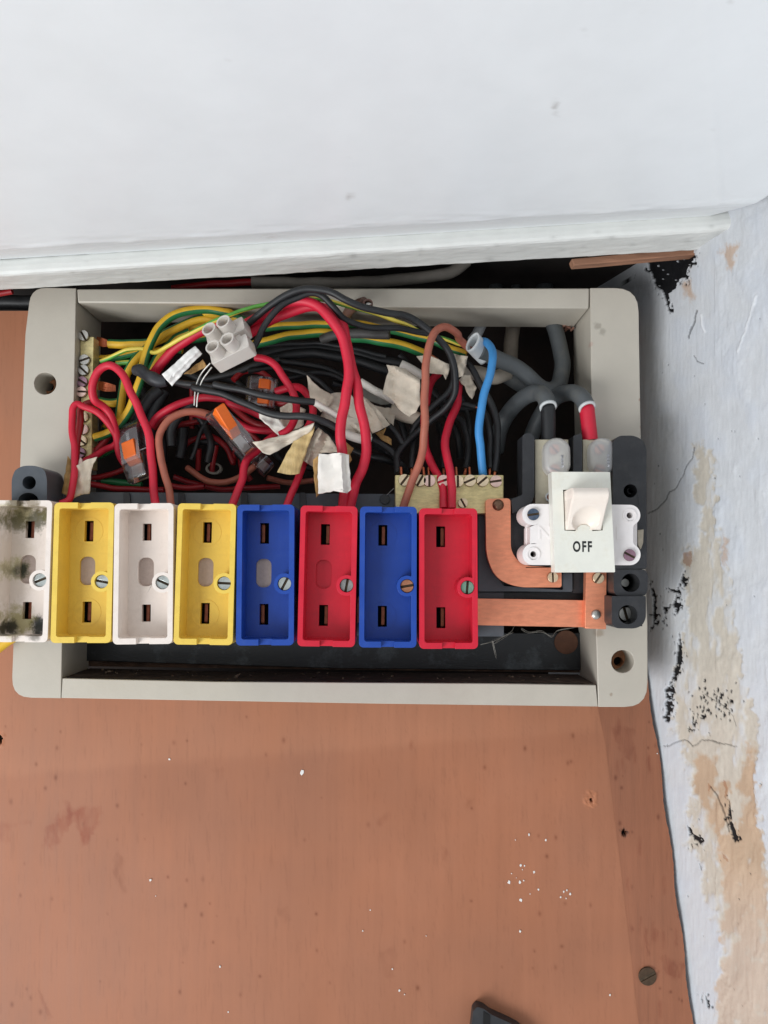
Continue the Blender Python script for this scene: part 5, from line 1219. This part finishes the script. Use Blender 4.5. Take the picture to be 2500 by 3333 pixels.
flag('large beige tape sheet behind the twin red legs', Bc((915, 955), (985, 788), (1110, 785), (1200, 880), (1255, 1000), (1265, 1105), (1160, 1055), (1030, 1035)), -2, mat('sheet_tape', (206, 196, 180), .75, var=.05, vscale=200, bump=.3, bscale=500, dirt=(150, 120, 90), dirt_amt=.3), 2, ridge=[(*Bc((960, 830), (1230, 1060)), 9, 2.0), (*Bc((1050, 790), (1160, 1050)), 8, -1.5)])
flag('folded beige tape flag right of the twin red legs', Bc((1195, 795), (1290, 872), (1388, 1000), (1330, 1030), (1270, 1058), (1215, 930)), -4, M_tapeold, 2, ridge=[(*Bc((1195, 795), (1350, 1020)), 6, 1.8)])
flag('square grey tape flag at the right of the tape bundle', Bc((1275, 868), (1350, 885), (1432, 892), (1412, 1006), (1382, 985)), 4, M_tapeold, 1.2)
flag('small browned tape tip under the folded beige flag', Bc((1290, 1060), (1365, 1020), (1345, 1070), (1400, 1095), (1400, 1140), (1330, 1100)), 1, M_tapebr, 1)
flag('large mottled beige tape flag left of the long brown wire', Bc((1368, 595), (1425, 605), (1490, 625), (1590, 690), (1592, 860), (1560, 915), (1520, 946), (1440, 892), (1410, 832), (1340, 792), (1360, 700), (1378, 640)), -8, mat('mottled_tape', (204, 192, 174), .8, var=.1, vscale=220, bump=.4, bscale=700, dirt=(150, 116, 84), dirt_amt=.5), 1.6, ridge=[(*Bc((1380, 600), (1590, 720)), 12, 2.2), (*Bc((1400, 640), (1430, 880)), 9, -1.2)])
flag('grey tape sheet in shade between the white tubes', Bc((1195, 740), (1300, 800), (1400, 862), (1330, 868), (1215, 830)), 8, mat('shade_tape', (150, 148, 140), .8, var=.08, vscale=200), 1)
flag('crumpled white tape flag behind the black arch near the beige flags', Cc((325, 538), (400, 530), (470, 560), (545, 590), (540, 660), (520, 700), (500, 660), (410, 655), (360, 590)), -1, M_tapeold, 2.4)
flag('crumpled tape flag hanging right of the black arch', Cc((560, 520), (670, 540), (655, 600), (640, 672), (600, 682), (570, 610)), 2, M_tapeold, 2)
flag('pale tape finger pointing down right of the black arch', Cc((605, 700), (640, 665), (685, 665), (728, 750), (712, 800), (698, 828), (675, 810), (650, 742)), 6, M_tapeold, 1.2)
flag('white tape scrap behind the hooked red wires', Bc((645, 885), (720, 850), (820, 900), (805, 1005), (720, 1050), (650, 1000)), 0, M_tapeold, 1.6)

# ------------------------------------------------------------------ connectors
def basis(cpx, cpy, Y, udir, wdir):
    c = P(cpx, cpy, Y); wv = Vector(wdir).normalized(); u = Vector(udir); u = (u - wv * u.dot(wv)).normalized(); vv = wv.cross(u)
    if vv.z > 0: vv = -vv                        # v runs down
    return lambda x, y, z: c + (u * x + vv * y + wv * z) * .001
def bbox(mb, F, x0, x1, y0, y1, z0, z1, mi=0):
    v, f = prism([[(x0, y0), (x1, y0), (x1, y1), (x0, y1)]], z0, z1); mb.add([F(*p) for p in v], f, mi)
cbk = thing('connector_block', 'translucent nylon two-pole screw connector block hanging from the wires', 'connector', P(*Bc((320, 560))[0], -.018))
F = basis(*Bc((300, 455))[0], -.022, (.95, 0, .29), (-.34, -.85, .34))
for k, y in enumerate((-4.9, 4.9)):
    mb = MB()
    v, f = prism([rrect(-8.0, y - 3.5, 9.0, y + 3.5, .8, 3)], -4.2, 2.2); mb.add([F(*p) for p in v], f)
    pole = mb.build('pole_body', M_choc, cbk, .0003, 35)
    for x in (-4.0, 2.6):
        mb = MB()
        v, f = prism([circ(x, y, 3.05, 24), circ(x, y, 2.3, 20)], 2.2, 7.4); mb.add([F(*p) for p in v], f)
        mb.build('screw_tower', M_choc, pole, .0002, 35)
        mb = MB(); v, f = prism([circ(x, y, 2.1, 16)], 2.3, 3.2); mb.add([F(*p) for p in v], f)
        v, f = prism([[(x - .25, y - 1.6), (x + .25, y - 1.6), (x + .25, y + 1.6), (x - .25, y + 1.6)]], 3.2, 3.35); mb.add([F(*p) for p in v], f, 1)
        mb.build('clamp_screw', [mat('dull_clamp_screw', (150, 142, 130), .45, .6, var=.2, vscale=500), M_hole], pole)
mb = MB(); bbox(mb, F, -5, 6, -1.2, 1.2, -3, 1); mb.build('web', M_choc, cbk, .0003)

def lever_connector(label, cpx, cpy, Y, udir, wdir, Lg, Wd, poles, lev=(0.0, 1.0), open_=False):
    t = thing('lever_connector', label, 'connector', P(cpx, cpy, Y + .006), 'clear wire connectors with orange levers')
    F = basis(cpx, cpy, Y, udir, wdir)
    h = 6.5
    mb = MB()
    prof = [(-Lg / 2, -h / 2), (Lg / 2, -h / 2), (Lg / 2, h * .1), (Lg * .22, h / 2), (-Lg * .34, h / 2), (-Lg / 2, h * .15)]
    for k in range(poles):                       # shell profile swept across each pole, thin walls
        y0 = -Wd / 2 + Wd * k / poles; y1 = y0 + Wd / poles - .25
        v, f = prism([rounded_poly(prof, .8, 3)], y0, y1); mb.add([F(x, yy, z) for x, z, yy in v], f)
    mb.build('clear_shell', M_clear, t, .0003, 35)
    for k in range(poles):
        yc = -Wd / 2 + Wd * (k + .5) / poles; w2 = Wd / poles * .31
        a, b = -Lg / 2 + Lg * lev[0], -Lg / 2 + Lg * lev[1]
        z1_ = h / 2 + (4.5 if open_ else .9)
        mb = MB(); lp_ = [(a, h / 2 - 1.6), (b, -1.0), (b, .6), (a + (b - a) * .75, h / 2 + .2), (a + .6, z1_), (a, z1_ - .8)]
        v, f = prism([lp_], yc - w2, yc + w2); mb.add([F(x, yy, z) for x, z, yy in v], f); mb.build('lever', M_orange, t, .0003, 35)
        mb = MB(); bbox(mb, F, Lg * .05, Lg * .42, yc - w2 * .9, yc + w2 * .9, -h * .36, -h * .05); mb.build('clamp_spring', M_steel, t, .0002)
        mb = MB(); bbox(mb, F, -Lg * .46, -Lg * .1, yc - w2 * .7, yc + w2 * .7, -h * .4, -h * .1); mb.build('wire_clamp', mat('dark_clamp', (60, 40, 44), .5, .3, var=.2), t, .0002)
    return t, F
lever_connector('clear connector with two orange levers behind the black wire pair', *Bc((520, 790))[0], .004, (.98, 0, -.06), (.05, -.97, .1), 13.5, 13.5, 2, (.42, .88))
lever_connector('slanted clear connector with an open orange lever at the end of the brown loop', *z3((850, 640))[0], -.010, (.68, 0, -.73), (.35, -.86, .25), 24, 7.6, 1, (.08, .62), True)
lever_connector('clear connector with orange lever behind the tall red loop', *z2((900, 900))[0], .000, (.30, 0, -.95), (-.35, -.88, .15), 27, 10, 1, (.36, .74))
lever_connector('clear connector tip showing below the slanted one', *z3((1210, 1040))[0], .004, (.75, 0, -.66), (.1, -.95, .2), 12, 7, 1, (.05, .3))
# white grommet ring deep in the box
L = Loc(*z3((610, 1160))[0], .030); mb = MB(); v, f = prism([circ(0, -4, 27, 24, ry=19), circ(0, -5, 19, 20, ry=13)], -1, 1.2); mb.add(L.map(v), f)
tag(mb.build('grommet', mat('grommet_white', (190, 184, 170), .6, var=.1), None, .0003, 35), 'small white grommet ring deep in the box under the slanted connector', 'grommet')

# ------------------------------------------------------------------ odds and ends
# dark plastic cover poking up at the lower edge
mb = MB(); pslab(mb, [rounded_poly([(1526, 3420), (1540, 3292), (1553, 3277), (1575, 3284), (1600, 3303), (1650, 3325), (1690, 3345), (1760, 3420)], 5)], .0245, .0050)
cv = thing('plastic_cover', 'corner of a dark grey plastic cover poking up at the bottom edge', 'plastic cover', P(1600, 3400, .0296))
mb.build('cover_body', M_black, cv, .0006, 35)
slab('cover_groove', [[(1574, 3292), (1596, 3306), (1592, 3420), (1570, 3420)]], .0242, .001, M_hole, cv, 0)
# cobweb strands across the lower plate
mb = MB()
cwp = [d((160, 1890), (250, 1860), (390, 1790), (410, 1750)), d((470, 1770), (520, 1800), (620, 1790), (700, 1830), (740, 1790), (880, 1760)), d((250, 1895), (330, 1840), (400, 1800)), d((250, 1860), (262, 1960), (270, 2000))]
for pp in cwp:
    for k in range(3):
        qq = [(x + random.uniform(-4, 4), y + random.uniform(-3, 3)) for x, y in pp]; tube(mb, spline(wpts(qq, [6, 16])), random.uniform(.00003, .00008), 5, cap=False)
qq = Cc((122, 1475), (172, 1428)); tube(mb, spline(wpts(qq, [-8, -12])), .00012, 5, cap=False)
o = mb.build('cobweb', mat('cobweb_grey', (170, 165, 155), .9, var=.1)); tag(o, 'dusty cobweb strands under the copper bus bar', 'cobweb', kind='stuff')
